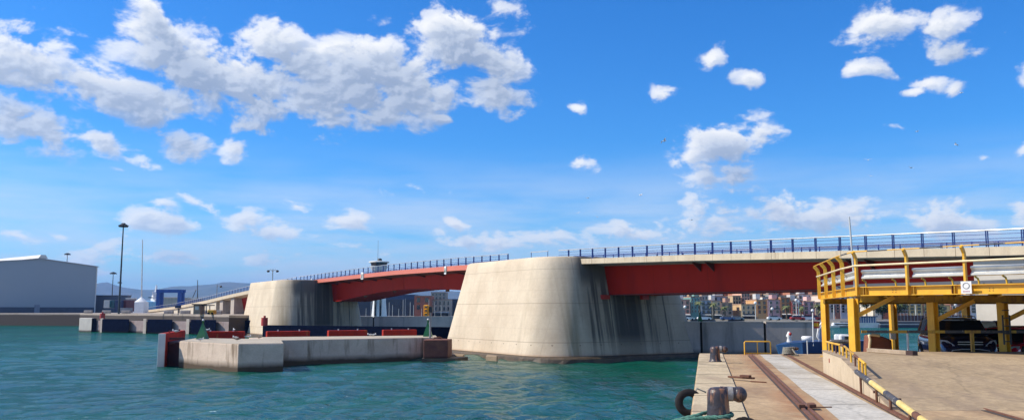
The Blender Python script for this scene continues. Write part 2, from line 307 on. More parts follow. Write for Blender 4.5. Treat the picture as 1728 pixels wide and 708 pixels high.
    hole = mth('MULTIPLY', mth('LESS_THAN', mth('ABSOLUTE', mth('SUBTRACT', hx, .5)), .025), mth('LESS_THAN', mth('ABSOLUTE', mth('SUBTRACT', z, 1.5)), .05))
    j = mth('MULTIPLY', j, .42); j = mth('MAXIMUM', j, mth('MULTIPLY', hole, .85))
    mj = N.new('ShaderNodeMix'); mj.data_type = 'RGBA'; L.new(j, mj.inputs[0]); L.new(mg.outputs[2], mj.inputs[6]); mj.inputs[7].default_value = (.12, .09, .06, 1)
    rb = mr(z, .75, .35, 0, .7); mr2 = N.new('ShaderNodeMix'); mr2.data_type = 'RGBA'; L.new(rb, mr2.inputs[0]); L.new(mj.outputs[2], mr2.inputs[6]); mr2.inputs[7].default_value = (.28, .13, .06, 1)
    L.new(mr2.outputs[2], b.inputs['Base Color'])
    return m
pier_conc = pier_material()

# ---------------------------------------------------------------- mesh helpers
class MB:
    def __init__(s): s.v = []; s.f = []; s.sm = []
    def add(s, vs, fs, smooth=False):
        o = len(s.v); s.v += [tuple(p) for p in vs]; s.f += [tuple(i + o for i in f) for f in fs]; s.sm += [smooth] * len(fs); return s
    def box(s, a, b, M=None):
        x0, y0, z0 = a; x1, y1, z1 = b
        vs = [Vector(p) for p in ((x0, y0, z0), (x1, y0, z0), (x1, y1, z0), (x0, y1, z0), (x0, y0, z1), (x1, y0, z1), (x1, y1, z1), (x0, y1, z1))]
        if M is not None: vs = [M @ p for p in vs]
        return s.add(vs, [(0, 3, 2, 1), (4, 5, 6, 7), (0, 1, 5, 4), (1, 2, 6, 5), (2, 3, 7, 6), (3, 0, 4, 7)])
    def bar(s, a, b, w, h, up=(0, 0, 1)):              # rectangular bar from a to b
        a = Vector(a); b = Vector(b); d = (b - a).normalized(); u = Vector(up)
        if abs(d.dot(u)) > .99: u = Vector((0, 1, 0))
        r = d.cross(u).normalized(); u = r.cross(d).normalized()
        vs = []
        for p in (a, b):
            for i, j in ((-1, -1), (1, -1), (1, 1), (-1, 1)): vs.append(p + r * (i * w / 2) + u * (j * h / 2))
        return s.add(vs, [(0, 1, 2, 3), (4, 7, 6, 5), (0, 4, 5, 1), (1, 5, 6, 2), (2, 6, 7, 3), (3, 7, 4, 0)])
    def tube(s, pts, r, n=10, cap=True, closed=False):
        pts = [Vector(p) for p in pts]; rs = r if isinstance(r, (list, tuple)) else [r] * len(pts); rings = []; prev = None
        for i, p in enumerate(pts):
            if closed: d = pts[(i + 1) % len(pts)] - pts[i - 1]
            else: d = (pts[min(i + 1, len(pts) - 1)] - pts[max(i - 1, 0)])
            d.normalize()
            if prev is None:
                u = Vector((0, 0, 1)) if abs(d.z) < .9 else Vector((1, 0, 0)); a = d.cross(u).normalized()
            else: a = (prev - d * prev.dot(d)).normalized()
            prev = a; b = d.cross(a)
            rings.append([p + (a * math.cos(2 * math.pi * k / n) + b * math.sin(2 * math.pi * k / n)) * rs[i] for k in range(n)])
        vs = [q for g in rings for q in g]; fs = []; m = len(pts)
        for i in range(m if closed else m - 1):
            j = (i + 1) % m
            for k in range(n): fs.append((i * n + k, i * n + (k + 1) % n, j * n + (k + 1) % n, j * n + k))
        s.add(vs, fs, True)
        if cap and not closed: s.add(rings[0], [tuple(range(n))[::-1]]); s.add(rings[-1], [tuple(range(n))])
        return s
    def lathe(s, prof, c=(0, 0, 0), n=20, M=None, smooth=True):
        vs = []; fs = []; c = Vector(c)
        for r, z in prof:
            for k in range(n):
                p = Vector((r * math.cos(2 * math.pi * k / n), r * math.sin(2 * math.pi * k / n), z))
                vs.append((M @ p if M is not None else p) + c)
        for i in range(len(prof) - 1):
            for k in range(n): fs.append((i * n + k, i * n + (k + 1) % n, (i + 1) * n + (k + 1) % n, (i + 1) * n + k))
        s.add(vs, fs, smooth)
        s.add(vs[:n], [tuple(range(n))[::-1]]); s.add(vs[-n:], [tuple(range(n))]); return s
    def sphere(s, c, r, n=14, m=9, sc=(1, 1, 1)):
        prof = [(max(1e-4, math.sin(math.pi * i / m)) * r, -math.cos(math.pi * i / m) * r) for i in range(m + 1)]
        return s.lathe(prof, c, n, Matrix.Diagonal(Vector(sc)))
    def prism(s, poly, z0, z1):                         # plan polygon extruded upwards; z may be lists
        n = len(poly); za = z0 if isinstance(z0, (list, tuple)) else [z0] * n; zb = z1 if isinstance(z1, (list, tuple)) else [z1] * n
        vs = [(p[0], p[1], za[i]) for i, p in enumerate(poly)] + [(p[0], p[1], zb[i]) for i, p in enumerate(poly)]
        fs = [tuple(range(n))[::-1], tuple(range(n, 2 * n))] + [(i, (i + 1) % n, n + (i + 1) % n, n + i) for i in range(n)]
        return s.add(vs, fs)
    def extr(s, poly, d):                               # any planar 3D polygon thickened by vector d
        n = len(poly); d = Vector(d); vs = [Vector(p) for p in poly] + [Vector(p) + d for p in poly]
        return s.add(vs, [tuple(range(n))[::-1], tuple(range(n, 2 * n))] + [(i, (i + 1) % n, n + (i + 1) % n, n + i) for i in range(n)])
    def loft(s, rings, cap=True, smooth=False):
        n = len(rings[0]); vs = [q for g in rings for q in g]; fs = []
        for i in range(len(rings) - 1):
            for k in range(n): fs.append((i * n + k, i * n + (k + 1) % n, (i + 1) * n + (k + 1) % n, (i + 1) * n + k))
        s.add(vs, fs, smooth)
        if cap: s.add(rings[0], [tuple(range(n))[::-1]]); s.add(rings[-1], [tuple(range(n))])
        return s
    def build(s, name, m, parent=None, bevel=0, loc=None):
        me = bpy.data.meshes.new(name)
        off = Vector((0, 0, 0))
        if parent is not None and parent.get('_world'):
            off = Vector(parent['_world'])
        elif loc is not None: off = Vector(loc)
        me.from_pydata([tuple(Vector(p) - off) for p in s.v], [], s.f)
        me.polygons.foreach_set('use_smooth', s.sm)
        bm = bmesh.new(); bm.from_mesh(me); bmesh.ops.recalc_face_normals(bm, faces=bm.faces); bm.to_mesh(me); bm.free()
        me.materials.append(m); o = bpy.data.objects.new(name, me); COL.objects.link(o)
        if parent is not None:
            o.parent = parent
            if parent.get('_world'): o['_world'] = list(off)
        elif loc is not None: o.location = loc
        if bevel:
            md = o.modifiers.new('bevel', 'BEVEL'); md.width = bevel; md.segments = 2; md.limit_method = 'ANGLE'; md.angle_limit = R(40)
        return o

def tag(o, label, cat, group=None):
    o['label'] = label; o['category'] = cat
    if group: o['group'] = group
    return o
def thing(name, loc, label, cat, group=None, world=True):
    """an Empty at the thing's base; with world=True its parts are given in world coordinates"""
    o = bpy.data.objects.new(name, None); COL.objects.link(o); o.location = loc; o.empty_display_size = .3
    if world: o['_world'] = list(loc)
    return tag(o, label, cat, group)
def struct(o): o['kind'] = 'structure'; return o
def dup(root, loc, rz=0, label=None, sc=None):
    def cp(o, parent):
        c = o.copy(); COL.objects.link(c)
        if parent is not None: c.parent = parent
        for ch in o.children: cp(ch, c)
        return c
    r = cp(root, None); r.location = loc; r.rotation_euler = (0, 0, rz)
    if sc: r.scale = (sc, sc, sc)
    if label: r['label'] = label
    return r

# ---------------------------------------------------------------- water and land
def water_mat():
    m = bpy.data.materials.new('harbour_water'); m.use_nodes = True; nt = m.node_tree; N = nt.nodes; L = nt.links; b = N['Principled BSDF']
    tc = N.new('ShaderNodeTexCoord'); g = tc.outputs['Object']
    n = N.new('ShaderNodeTexNoise'); L.new(g, n.inputs[0]); n.inputs['Scale'].default_value = .05; n.inputs['Detail'].default_value = 4
    mr = N.new('ShaderNodeMapRange'); L.new(n.outputs[0], mr.inputs[0]); mr.inputs[1].default_value = .35; mr.inputs[2].default_value = .65
    mx = N.new('ShaderNodeMix'); mx.data_type = 'RGBA'; L.new(mr.outputs[0], mx.inputs[0]); mx.inputs[6].default_value = (.002, .088, .058, 1); mx.inputs[7].default_value = (.002, .058, .046, 1)
    b.inputs['Roughness'].default_value = .07; b.inputs['IOR'].default_value = 1.33; b.inputs['Specular IOR Level'].default_value = .22
    hs = []
    for sc, st, amp, det, dist in ((.55, (1, 1.7, 1), .12, 4, .6), (2.6, (1, 1.4, 1), .115, 6, .5)):
        mp = N.new('ShaderNodeMapping'); L.new(g, mp.inputs[0]); mp.inputs['Scale'].default_value = st; mp.inputs['Rotation'].default_value = (0, 0, R(20 if sc < 1 else -14))
        q = N.new('ShaderNodeTexNoise'); L.new(mp.outputs[0], q.inputs[0]); q.inputs['Scale'].default_value = sc; q.inputs['Detail'].default_value = det; q.inputs['Distortion'].default_value = dist
        k = N.new('ShaderNodeMath'); k.operation = 'MULTIPLY'; L.new(q.outputs[0], k.inputs[0]); k.inputs[1].default_value = amp; hs.append(k.outputs[0])
    a = hs[0]
    for h in hs[1:]:
        k = N.new('ShaderNodeMath'); k.operation = 'ADD'; L.new(a, k.inputs[0]); L.new(h, k.inputs[1]); a = k.outputs[0]
    bp = N.new('ShaderNodeBump'); bp.inputs['Strength'].default_value = 1; bp.inputs['Distance'].default_value = 1.0; L.new(a, bp.inputs['Height']); L.new(bp.outputs[0], b.inputs['Normal'])
    # little breaking crests and glints of light, both painted as pale specks
    mp = N.new('ShaderNodeMapping'); L.new(g, mp.inputs[0]); mp.inputs['Scale'].default_value = (.55, 1.6, 1)
    f = N.new('ShaderNodeTexNoise'); L.new(mp.outputs[0], f.inputs[0]); f.inputs['Scale'].default_value = 1.5; f.inputs['Detail'].default_value = 7; f.inputs['Roughness'].default_value = .68
    fr = N.new('ShaderNodeMapRange'); L.new(f.outputs[0], fr.inputs[0]); fr.inputs[1].default_value = .685; fr.inputs[2].default_value = .73
    mf = N.new('ShaderNodeMix'); mf.data_type = 'RGBA'; L.new(fr.outputs[0], mf.inputs[0]); L.new(mx.outputs[2], mf.inputs[6]); mf.inputs[7].default_value = (.6, .68, .66, 1)
    df = N.new('ShaderNodeBsdfDiffuse'); L.new(mf.outputs[2], df.inputs['Color']); L.new(bp.outputs[0], df.inputs['Normal'])
    gl = N.new('ShaderNodeBsdfGlossy'); gl.inputs['Roughness'].default_value = .05; L.new(bp.outputs[0], gl.inputs['Normal'])
    fr_ = N.new('ShaderNodeFresnel'); fr_.inputs['IOR'].default_value = 1.33; L.new(bp.outputs[0], fr_.inputs['Normal'])
    fm_ = N.new('ShaderNodeMath'); fm_.operation = 'MULTIPLY'; L.new(fr_.outputs[0], fm_.inputs[0]); fm_.inputs[1].default_value = .34; fm_.use_clamp = True
    ms = N.new('ShaderNodeMixShader'); L.new(fm_.outputs[0], ms.inputs[0]); L.new(df.outputs[0], ms.inputs[1]); L.new(gl.outputs[0], ms.inputs[2])
    L.new(ms.outputs[0], N['Material Output'].inputs['Surface']); N.remove(b)
    return m
import numpy as np
def water_mesh():
    rng = np.random.RandomState(11)
    r = [7.0]
    while r[-1] < 150: r.append(r[-1] * 1.0062)
    while r[-1] < 600: r.append(r[-1] * 1.02)
    while r[-1] < 18000: r.append(r[-1] * 1.12)
    r = np.array(r); az = np.concatenate([np.linspace(-80, -34, 60, endpoint=False), np.linspace(-34, 20, 760), np.linspace(20, 80, 90)[1:]]) * np.pi / 180
    A_, R_ = np.meshgrid(az, r); X = R_ * np.sin(A_); Y = R_ * np.cos(A_); Z = np.zeros_like(X)
    cell = R_ * .0062
    for k in range(70):
        lam = .5 * (7.5 / .5) ** (k / 69.0); th = math.radians(-68) + rng.normal(0, .55); kx = 2 * math.pi / lam
        amp = .0120 * lam ** .85 * (1 if lam < 2.5 else (2.5 / lam) ** 1.1)
        fade = np.clip(lam / (cell * 3.0) - 1, 0, 1)
        ph = (X * math.cos(th) + Y * math.sin(th)) * kx + rng.uniform(0, 6.28)
        Z += amp * fade * np.sin(ph)
    g = .75 + .35 * np.sin(X * .055 + .6 * np.sin(Y * .06)) * np.sin(Y * .045 + X * .02)       # gusts
    Z = Z * g; Z += 1.2 * Z * np.abs(Z); Z -= .02
    n, m = X.shape; me = bpy.data.meshes.new('water'); co = np.stack([X, Y, Z], -1).reshape(-1, 3).astype(np.float32)
    i = np.arange(n - 1)[:, None] * m + np.arange(m - 1)[None, :]; q = np.stack([i, i + m, i + m + 1, i + 1], -1).reshape(-1, 4).astype(np.int32)
    me.vertices.add(len(co)); me.vertices.foreach_set('co', co.ravel()); me.loops.add(q.size); me.loops.foreach_set('vertex_index', q.ravel())
    me.polygons.add(len(q)); me.polygons.foreach_set('loop_start', np.arange(0, q.size, 4, dtype=np.int32)); me.polygons.foreach_set('loop_total', np.full(len(q), 4, dtype=np.int32))
    me.polygons.foreach_set('use_smooth', np.ones(len(q), dtype=bool)); me.update(calc_edges=True)
    me.materials.append(water_mat()); o = bpy.data.objects.new('water', me); COL.objects.link(o); return struct(o)
water_mesh()
struct(MB().add([(-18000, -300, -6), (18000, -300, -6), (18000, 18000, -6), (-18000, 18000, -6)], [(0, 1, 2, 3)]).build('harbour_bed', mat('silt', (.06, .06, .05))))

asphalt = mat('pale_asphalt', (.16, .15, .14), (.12, .115, .11), .15, .9, fine=.1)
land_conc = mat('port_paving', (.36, .30, .25), (.30, .25, .21), .06, .9, fine=.1, streak=(.16, .11, .08), sscale=(.25, .25, .3), sthr=(.55, .8), zdirt=(3.25, 3.4, (.05, .036, .03)))
LZ = 3.8
def pt(px, Y): return (XW(px, Y, LZ), Y)
left_land = [pt(-500, 300), pt(0, 272), pt(135, 262), pt(330, 205), pt(405, 172), (-52, 158), (-33, 186), (-62, 235), (-115, 420), (-170, 900), (-1500, 2500), (-1800, 300)]
struct(MB().prism(left_land, -2, LZ).build('left_quay_ground', land_conc))
# town shore on the right and the marina quay in the middle
shore = [(-118, 432), (40, 432), (78, 330), (90, 236), (330, 236), (420, 60), (900, 60), (2500, 3000), (-160, 3000)]
struct(MB().prism(shore, -2, 1.7).build('town_ground', asphalt))
struct(MB().prism([(30.5, 43), (80, 43), (160, 52), (200, 15), (26, 5), (22, 10)][:0] or [(25.9, 46.5), (90, 40), (140, 90), (60, 92)], -2, 2.7).build('bridge_embankment_ground', land_conc))

# mountains
def ridge(name, Y, pts, m, depth):
    mb = MB(); random.seed(len(pts)); xs = []
    n = 160
    rows = []
    def top(px):
        for (a, ya), (b, yb) in zip(pts, pts[1:]):
            if a <= px <= b: t = (px - a) / (b - a); t = t * t * (3 - 2 * t) * .5 + t * .5; return ya + (yb - ya) * t
        return pts[-1][1]
    ph = [random.random() * 6 for _ in range(8)]
    for i in range(n + 1):
        px = pts[0][0] + (pts[-1][0] - pts[0][0]) * i / n
        hz = ZW(top(px), Y) - 2 + sum(math.sin(px * .03 * (k + 1) + ph[k]) * Y * .0006 / (k + 1) for k in range(6))
        rows.append((XW(px, Y), hz))
    m_ = 14; vs = []
    for i, (x, hz) in enumerate(rows):
        for j in range(m_ + 1):
            t = j / m_; k = math.sin(i * .35 + j * .9) * .06 + math.sin(i * .13 - j * 1.7) * .07
            z = hz * (t ** (1.0 + .5 * math.sin(i * .21))) * (1 + k * (1 - t) * 2)
            vs.append((x, Y - depth * (1 - t) + math.sin(i * .5) * depth * .04, z))
    fs = [(i * (m_ + 1) + j, (i + 1) * (m_ + 1) + j, (i + 1) * (m_ + 1) + j + 1, i * (m_ + 1) + j + 1) for i in range(n) for j in range(m_)]
    b0 = len(vs)
    for x, hz in rows: vs.append((x, Y + depth, -5))
    for i in range(n): fs.append((i * (m_ + 1) + m_, (i + 1) * (m_ + 1) + m_, b0 + i + 1, b0 + i))
    mb.add(vs, fs, True); return struct(mb.build(name, m))
hillm = mat('wooded_hillside', (.05, .075, .045), (.14, .13, .09), .004, .95)
ridge('mountains', 7600, [(-300, 500), (60, 490), (150, 478), (182, 475), (205, 482), (245, 489), (258, 489), (290, 483), (310, 482), (345, 479), (385, 475), (420, 476), (480, 480), (560, 486), (660, 489), (760, 490), (900, 498), (1100, 505), (1500, 508), (2100, 505)], hillm, 1500)
ridge('foothills', 4200, [(-300, 512), (160, 510), (260, 505), (340, 500), (420, 502), (560, 503), (760, 505), (1000, 508), (1400, 506), (2100, 508)], hillm, 700)
# haze
hz = MB().box((-17000, -200, -3), (17000, 13000, 420)).build('haze', bpy.data.materials.new('haze_air'))
hm = hz.data.materials[0]; hm.use_nodes = True; hn = hm.node_tree; hn.nodes.clear()
ho = hn.nodes.new('ShaderNodeOutputMaterial'); hv = hn.nodes.new('ShaderNodeVolumePrincipled'); hn.links.new(hv.outputs[0], ho.inputs['Volume'])
hv.inputs['Density'].default_value = .9e-4; hv.inputs['Color'].default_value = (.24, .50, 1.0, 1); hv.inputs['Anisotropy'].default_value = .3
hz['kind'] = 'stuff'

# ---------------------------------------------------------------- the bridge
BD = Vector((-.5145, .8575, 0)); BE = Vector((.8575, .5145, 0))   # along (away) and across the bridge
def BL(Y): return Vector((55.56 - .6 * Y, Y, 0))
RT = [(38, 8.85), (47.3, 9.17), (57.5, 9.62), (69, 10.12), (81.7, 10.55), (88.4, 10.75), (104, 11.06), (120, 11.2), (133, 11.15), (147, 11.02), (160, 10.9), (188, 10.15), (208, 9.3), (228, 8.3), (267, 6.85), (310, 5.9), (350, 5.35), (385, 5.1)]
def ZD(Y):                                  # deck level
    for (a, za), (b, zb) in zip(RT, RT[1:]):
        if a <= Y <= b: return za + (zb - za) * (Y - a) / (b - a) - 1.0
    return (RT[0][1] if Y < RT[0][0] else RT[-1][1]) - 1.0
def bp(Y, w=0, dz=0, z=None):
    p = BL(Y) + BE * w; p.z = ZD(Y) + dz if z is None else z; return p
def frange(a, b, n): return [a + (b - a) * i / n for i in range(n + 1)]
def sweep(Ys, prof):                        # prof(Y) -> list of (w, z absolute)
    mb = MB(); mb.loft([[bp(Y, w_, z=z_) for w_, z_ in prof(Y)] for Y in Ys]); return mb
BW = 11.5
def railing(parent, Y0, Y1, step, side=0, detail=True):
    w0 = .12 if side == 0 else BW - .12
    n = max(4, int((Y1 - Y0) / 3)); Ys = frange(Y0, Y1, n)
    rl = MB().tube([bp(Y, w0, .98) for Y in Ys], .045, 8).build('handrail', silver, parent)
    r = MB()
    for h in (.75, .5, .27): r.tube([bp(Y, w0, h) for Y in Ys], .022 if h < .7 else .018, 6)
    rr = r.build('railing_bars', bridge_blue, parent)
    k = 0; Y = Y0
    while Y <= Y1 + 1e-3:
        q = MB()
        for s in (-.055, .055):
            a = bp(Y, w0, 0) - BD * s; q.bar(a, a + Vector((0, 0, .98)), .10, .022, up=BD)
        q.build('railing_post', bridge_blue, rr); Y += step; k += 1
    return k
def barrier(parent, Y0, Y1, w0, step=1.35):
    n = max(4, int((Y1 - Y0) / 3)); Ys = frange(Y0, Y1, n); b = MB()
    for h, rr in ((.30, .035), (.46, .035)): b.tube([bp(Y, w0, h) for Y in Ys], rr, 6)
    
    Y = Y0
    while Y <= Y1:
        a = bp(Y, w0, 0); b.bar(a, a + Vector((0, 0, .46)), .07, .05); Y += step
    b.build('crash_barrier', bridge_blue, parent)
GZ = 6.15
# near span
ns = thing('bridge_approach_span', (0, 0, 0), 'red steel approach span with pale concrete edge panels, running right from the big concrete pier', 'bridge span')
Ys = frange(36, 84.5, 30)
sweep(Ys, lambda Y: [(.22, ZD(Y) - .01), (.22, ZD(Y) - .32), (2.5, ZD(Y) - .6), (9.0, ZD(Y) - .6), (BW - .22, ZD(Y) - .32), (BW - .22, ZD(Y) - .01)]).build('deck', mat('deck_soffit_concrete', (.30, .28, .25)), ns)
fm = MB(); Y = 36.0
while Y < 83:
    Yn = min(Y + 1.69, 83.6)
    a = [bp(Y + .012, -.14, .03), bp(Y + .012, .30, .03), bp(Y + .012, .30, -.10), bp(Y + .012, .02, -.44), bp(Y + .012, -.14, -.46)]
    b = [bp(Yn - .012, -.14, .03), bp(Yn - .012, .30, .03), bp(Yn - .012, .30, -.10), bp(Yn - .012, .02, -.44), bp(Yn - .012, -.14, -.46)]
    fm.loft([a, b]); Y += 1.69
fm.build('edge_panels', fascia_conc, ns)
g = sweep(frange(48, 86, 20), lambda Y: [(2.5, ZD(Y) - .6), (2.62, GZ + .05), (2.7, GZ - .0), (8.8, GZ), (9.0, ZD(Y) - .6)]).build('girder', red_steel, ns)
fl = MB()
for z_, w_ in ((GZ - .03, 2.54),): fl.loft([[bp(Y, w_, z=z_), bp(Y, w_ + .35, z=z_), bp(Y, w_ + .35, z=z_ + .06), bp(Y, w_, z=z_ + .06)] for Y in (48, 86)])
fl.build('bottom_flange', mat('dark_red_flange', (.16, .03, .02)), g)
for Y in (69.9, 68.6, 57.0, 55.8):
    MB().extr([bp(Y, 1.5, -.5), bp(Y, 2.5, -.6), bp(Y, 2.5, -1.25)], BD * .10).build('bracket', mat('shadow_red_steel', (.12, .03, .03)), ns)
fsh = MB().loft([[bp(Y, .30, -.3), bp(Y, .45, -.3), bp(Y, .45, -.5), bp(Y, .30, -.5)] for Y in frange(36, 83.6, 10)]); fsh.build('drip_pipe', greymetal, ns)
railing(ns, 36.2, 85.0, 1.69, 0)
railing(ns, 36.2, 85.0, 3.38, 1)
barrier(ns, 36.2, 85, 1.9); barrier(ns, 36.2, 85, 9.4, 1.9)
# support under the right end
ab = thing('bridge_abutment', (0, 0, 0), 'pale concrete bridge abutment behind the yellow platform at the right edge', 'abutment')
def brect(Y0, Y1, w0, w1): return [tuple((BL(Y0) + BE * w0)[:2]), tuple((BL(Y0) + BE * w1)[:2]), tuple((BL(Y1) + BE * w1)[:2]), tuple((BL(Y1) + BE * w0)[:2])]
abm = mat('abutment_concrete', (.50, .46, .40), (.42, .385, .33), .5, .9, bump=.15, streak=(.3, .27, .22), sscale=(1.2, 1.2, .2), sthr=(.56, .8))
MB().prism(brect(46.3, 48.9, .3, 11.2), 2.6, ZD(48) - .62).build('front_wall', abm, ab, bevel=.05)
MB().prism(brect(38, 46.28, 2.2, 2.8), 2.6, 5.2).build('side_wall', abm, ab)
MB().prism(brect(36, 46.28, 1.6, 10), ZD(42) - 1.5, ZD(42) - .62).build('bearing_beam', abm, ab)
MB().prism(brect(43.2, 44.0, 1.5, 2.1), 2.6, ZD(43) - .62).build('column', abm, ab, bevel=.03)
# movable span
ms = thing('bascule_span', (0, 0, 0), 'arched red bascule span with edge beam in sunlit red, crossing the channel between the two concrete piers', 'bridge span')
Ys = frange(96, 160, 34)
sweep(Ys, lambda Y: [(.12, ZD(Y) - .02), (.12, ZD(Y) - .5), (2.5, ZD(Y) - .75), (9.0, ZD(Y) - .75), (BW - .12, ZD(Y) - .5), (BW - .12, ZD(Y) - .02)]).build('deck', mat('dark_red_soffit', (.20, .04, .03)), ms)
sweep(Ys, lambda Y: [(0, ZD(Y) + .04), (.1, ZD(Y) + .04), (.1, ZD(Y) - .56), (0, ZD(Y) - .56)]).build('edge_beam', red_fascia, ms)
BZ = [(90, 6.25), (98, 6.6), (104, 7.05), (111, 7.42), (118.6, 7.68), (123.8, 7.68), (130, 7.5), (139, 6.85), (146.5, 6.22), (160, 6.25)]
def bz(Y):
    for (a, za), (b, zb) in zip(BZ, BZ[1:]):
        if a <= Y <= b: return za + (zb - za) * (Y - a) / (b - a)
    return 6.2
lg = sweep(frange(122.55, 158.5, 22), lambda Y: [(2.5, ZD(Y) - .74), (2.75, bz(Y)), (8.7, bz(Y)), (9.0, ZD(Y) - .74)]).build('leaf', red_steel, ms)
rg = sweep(frange(92, 122.45, 22), lambda Y: [(2.5, ZD(Y) - .74), (2.75, bz(Y)), (8.7, bz(Y)), (9.0, ZD(Y) - .74)]).build('leaf', red_steel, ms)
for lf, rg_ in ((lg, (126, 131, 136, 141, 146)), (rg, (101, 106, 111, 116))):
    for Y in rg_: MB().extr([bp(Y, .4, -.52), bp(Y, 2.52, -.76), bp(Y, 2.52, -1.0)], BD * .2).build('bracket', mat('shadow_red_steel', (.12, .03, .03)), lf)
    for Y in rg_[::2]: MB().box((-.25, -.15, -.3), (.25, .15, .02), Matrix.Translation(bp(Y, 3, z=bz(Y)))).build('locking_lug', rust, lf)
railing(ms, 93.5, 158.5, 1.69, 0); railing(ms, 93.5, 158.5, 3.38, 1)
barrier(ms, 96, 158, 1.7, 1.69)
def sign_plate(px, py, w, h, label, letters):
    Y = 80000 / px; c = bp(Y, -.06); c.z = ZW(py, Y)
    t = thing('span_sign', tuple(c), label, 'sign', 'plates on the coral edge beam'); X = BD * -1
    def quad(a, b, z0, z1, off): return [c + X * a + Vector((0, 0, z0)) - BE * off, c + X * b + Vector((0, 0, z0)) - BE * off, c + X * b + Vector((0, 0, z1)) - BE * off, c + X * a + Vector((0, 0, z1)) - BE * off]
    MB().extr(quad(-w / 2, w / 2, -h / 2, h / 2, 0), -BE * .05).build('plate', white, t)
    mk = MB()
    for (a0, z0, a1, z1) in letters:
        mk.bar(c + X * a0 + Vector((0, 0, z0)) - BE * .07, c + X * a1 + Vector((0, 0, z1)) - BE * .07, .02, .07, up=Vector((0, 0, 1)))
    mk.build('marking', mat('sign_green', (.05, .16, .12)), t)
sign_plate(612.5, 465, .95, 1.05, 'square white plate with faint marks below the middle of the arched span railing', [(-.22, -.3, -.22, .3), (.0, -.3, .0, .25), (.22, -.3, .22, .3), (-.28, -.34, .28, -.34)])
sign_plate(752.5, 455.5, .5, 1.0, 'narrow white plate with green arrow-like mark next to the big pier', [(-.14, -.28, 0, .3), (.14, -.28, 0, .3), (-.1, -.2, .1, -.2), (0, -.28, 0, .2)])
sign_plate(527, 474, .5, .9, 'smallest white plate on the sunlit red edge near the far concrete pier', [(-.1, -.2, .1, -.2), (0, -.2, 0, .2)])
# left approach
la = thing('bridge_approach_ramp', (0, 0, 0), 'long pale ramp with blue railing descending left behind the far concrete pier', 'bridge ramp')
Ys = frange(158, 385, 60)
sweep(Ys, lambda Y: [(0, ZD(Y)), (0, ZD(Y) - .75), (2.0, ZD(Y) - 1.0), (9.5, ZD(Y) - 1.0), (BW, ZD(Y) - .75), (BW, ZD(Y))]).build('deck', fascia_conc, la)
sweep(frange(160, 206, 8), lambda Y: [(2.2, ZD(Y) - 1), (2.9, max(LZ + .6, ZD(Y) - 4.2)), (8.6, max(LZ + .6, ZD(Y) - 4.2)), (9.2, ZD(Y) - 1)]).build('girder', red_steel, la)
MB().prism(brect(203, 206, .5, 11), LZ - .5, ZD(205) - .76).build('cross_wall', conc, la)
MB().prism(brect(213, 216, .5, 11), LZ - .5, ZD(216) - .78).build('cross_wall', conc, la)
wl = MB(); ys = frange(219, 380, 30)
wl.loft([[bp(Y, .35, z=LZ - .5), bp(Y, .35, z=ZD(Y) - .7), bp(Y, 11, z=ZD(Y) - .7), bp(Y, 11, z=LZ - .5)] for Y in ys]); wl.build('retaining_wall', mat('ramp_cream_concrete', (.56, .50, .40), (.48, .42, .33), .2, .9), la)  # even cream concrete along the ramp
k = railing(la, 160, 384, 2.42, 0, False)
for Y in (236, 262):
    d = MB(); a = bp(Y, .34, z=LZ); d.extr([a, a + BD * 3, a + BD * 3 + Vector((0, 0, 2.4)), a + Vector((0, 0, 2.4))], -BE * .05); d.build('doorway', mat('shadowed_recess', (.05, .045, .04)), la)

# piers: local frame x = across (BE), y = away along bridge, origin at centre
def pier(name_label, corner, length, depth, zt, parts, bat, rfar):
    """corner = near left corner of the foot; length along the channel face, depth along the bridge"""
    c = Vector((corner[0], corner[1], 0)) + BE * (length / 2) + BD * (depth / 2)
    rz = math.atan2(BE.y, BE.x)
    t = thing('bridge_pier', (c.x, c.y, 0), name_label, 'bridge pier', world=False); t.rotation_euler = (0, 0, rz)
    def ring(inset, z, rc, seg=10):
        a = length / 2 - inset; b = depth / 2 - inset; pts = []
        rn, rf = rc
        for (sx, sy, r_, a0) in ((1, -1, rn * .7, -90), (1, 1, rf, 0), (-1, 1, rf, 90), (-1, -1, rn, 180)):
            r_ = max(.3, r_); cx = sx * (a - r_); cy = sy * (b - r_)
            for k in range(seg + 1):
                th = R(a0 + 90 * k / seg); pts.append(Vector((cx + r_ * math.cos(th), cy + r_ * math.sin(th), z)))
        return pts
    rings = [ring(.1 + bat * (z - .5), z, (4.0, rfar)) for z in frange(.5, zt - .18, 12)]
    rings += [ring(.1 + bat * (zt - .55) + q, z, (4.0 - q, rfar)) for q, z in ((.06, zt - .08), (.18, zt - .02), (.35, zt))]
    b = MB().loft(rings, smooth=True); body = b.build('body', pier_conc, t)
    f = MB().loft([ring(-.85 + i * .12, z, (4.3, rfar + .3)) for i, z in enumerate((-1.0, -.2, .28, .42))] + [ring(.3, .5, (4.0, rfar))], smooth=False)
    # wave-eaten edge
    rnd = random.Random(3)
    f.v = [(x + rnd.uniform(-.07, .07), y + rnd.uniform(-.07, .07), z) for x, y, z in f.v]
    f.build('footing', mat('wet_algae_concrete', (.045, .032, .02), (.10, .07, .04), 1.2, .6, bump=.8, bscale=3), t)
    for (x0, x1, z0, z1) in parts:
        y = -depth / 2 + .1 + bat * (z0 - .5)
        MB().box((x0, y - .35, z0), (x1, y + .8, z1)).build('bearing_pad', redpaint, t)
    return t
pn = pier('massive cream concrete pier with rounded sunlit left side, nearest of the two in the water', (3.05, 77.0), 19.8, 23.2, 9.82, [(-2.9, -2.1, 5.75, 6.15), (1.9, 2.7, 5.75, 6.15)], .20, 3.5)
pf = pier('farther cream concrete pier with rounded sunlit left side, behind the navy fenders', (-39.5, 144), 16.5, 28, 9.95, [], .14, 3.6)
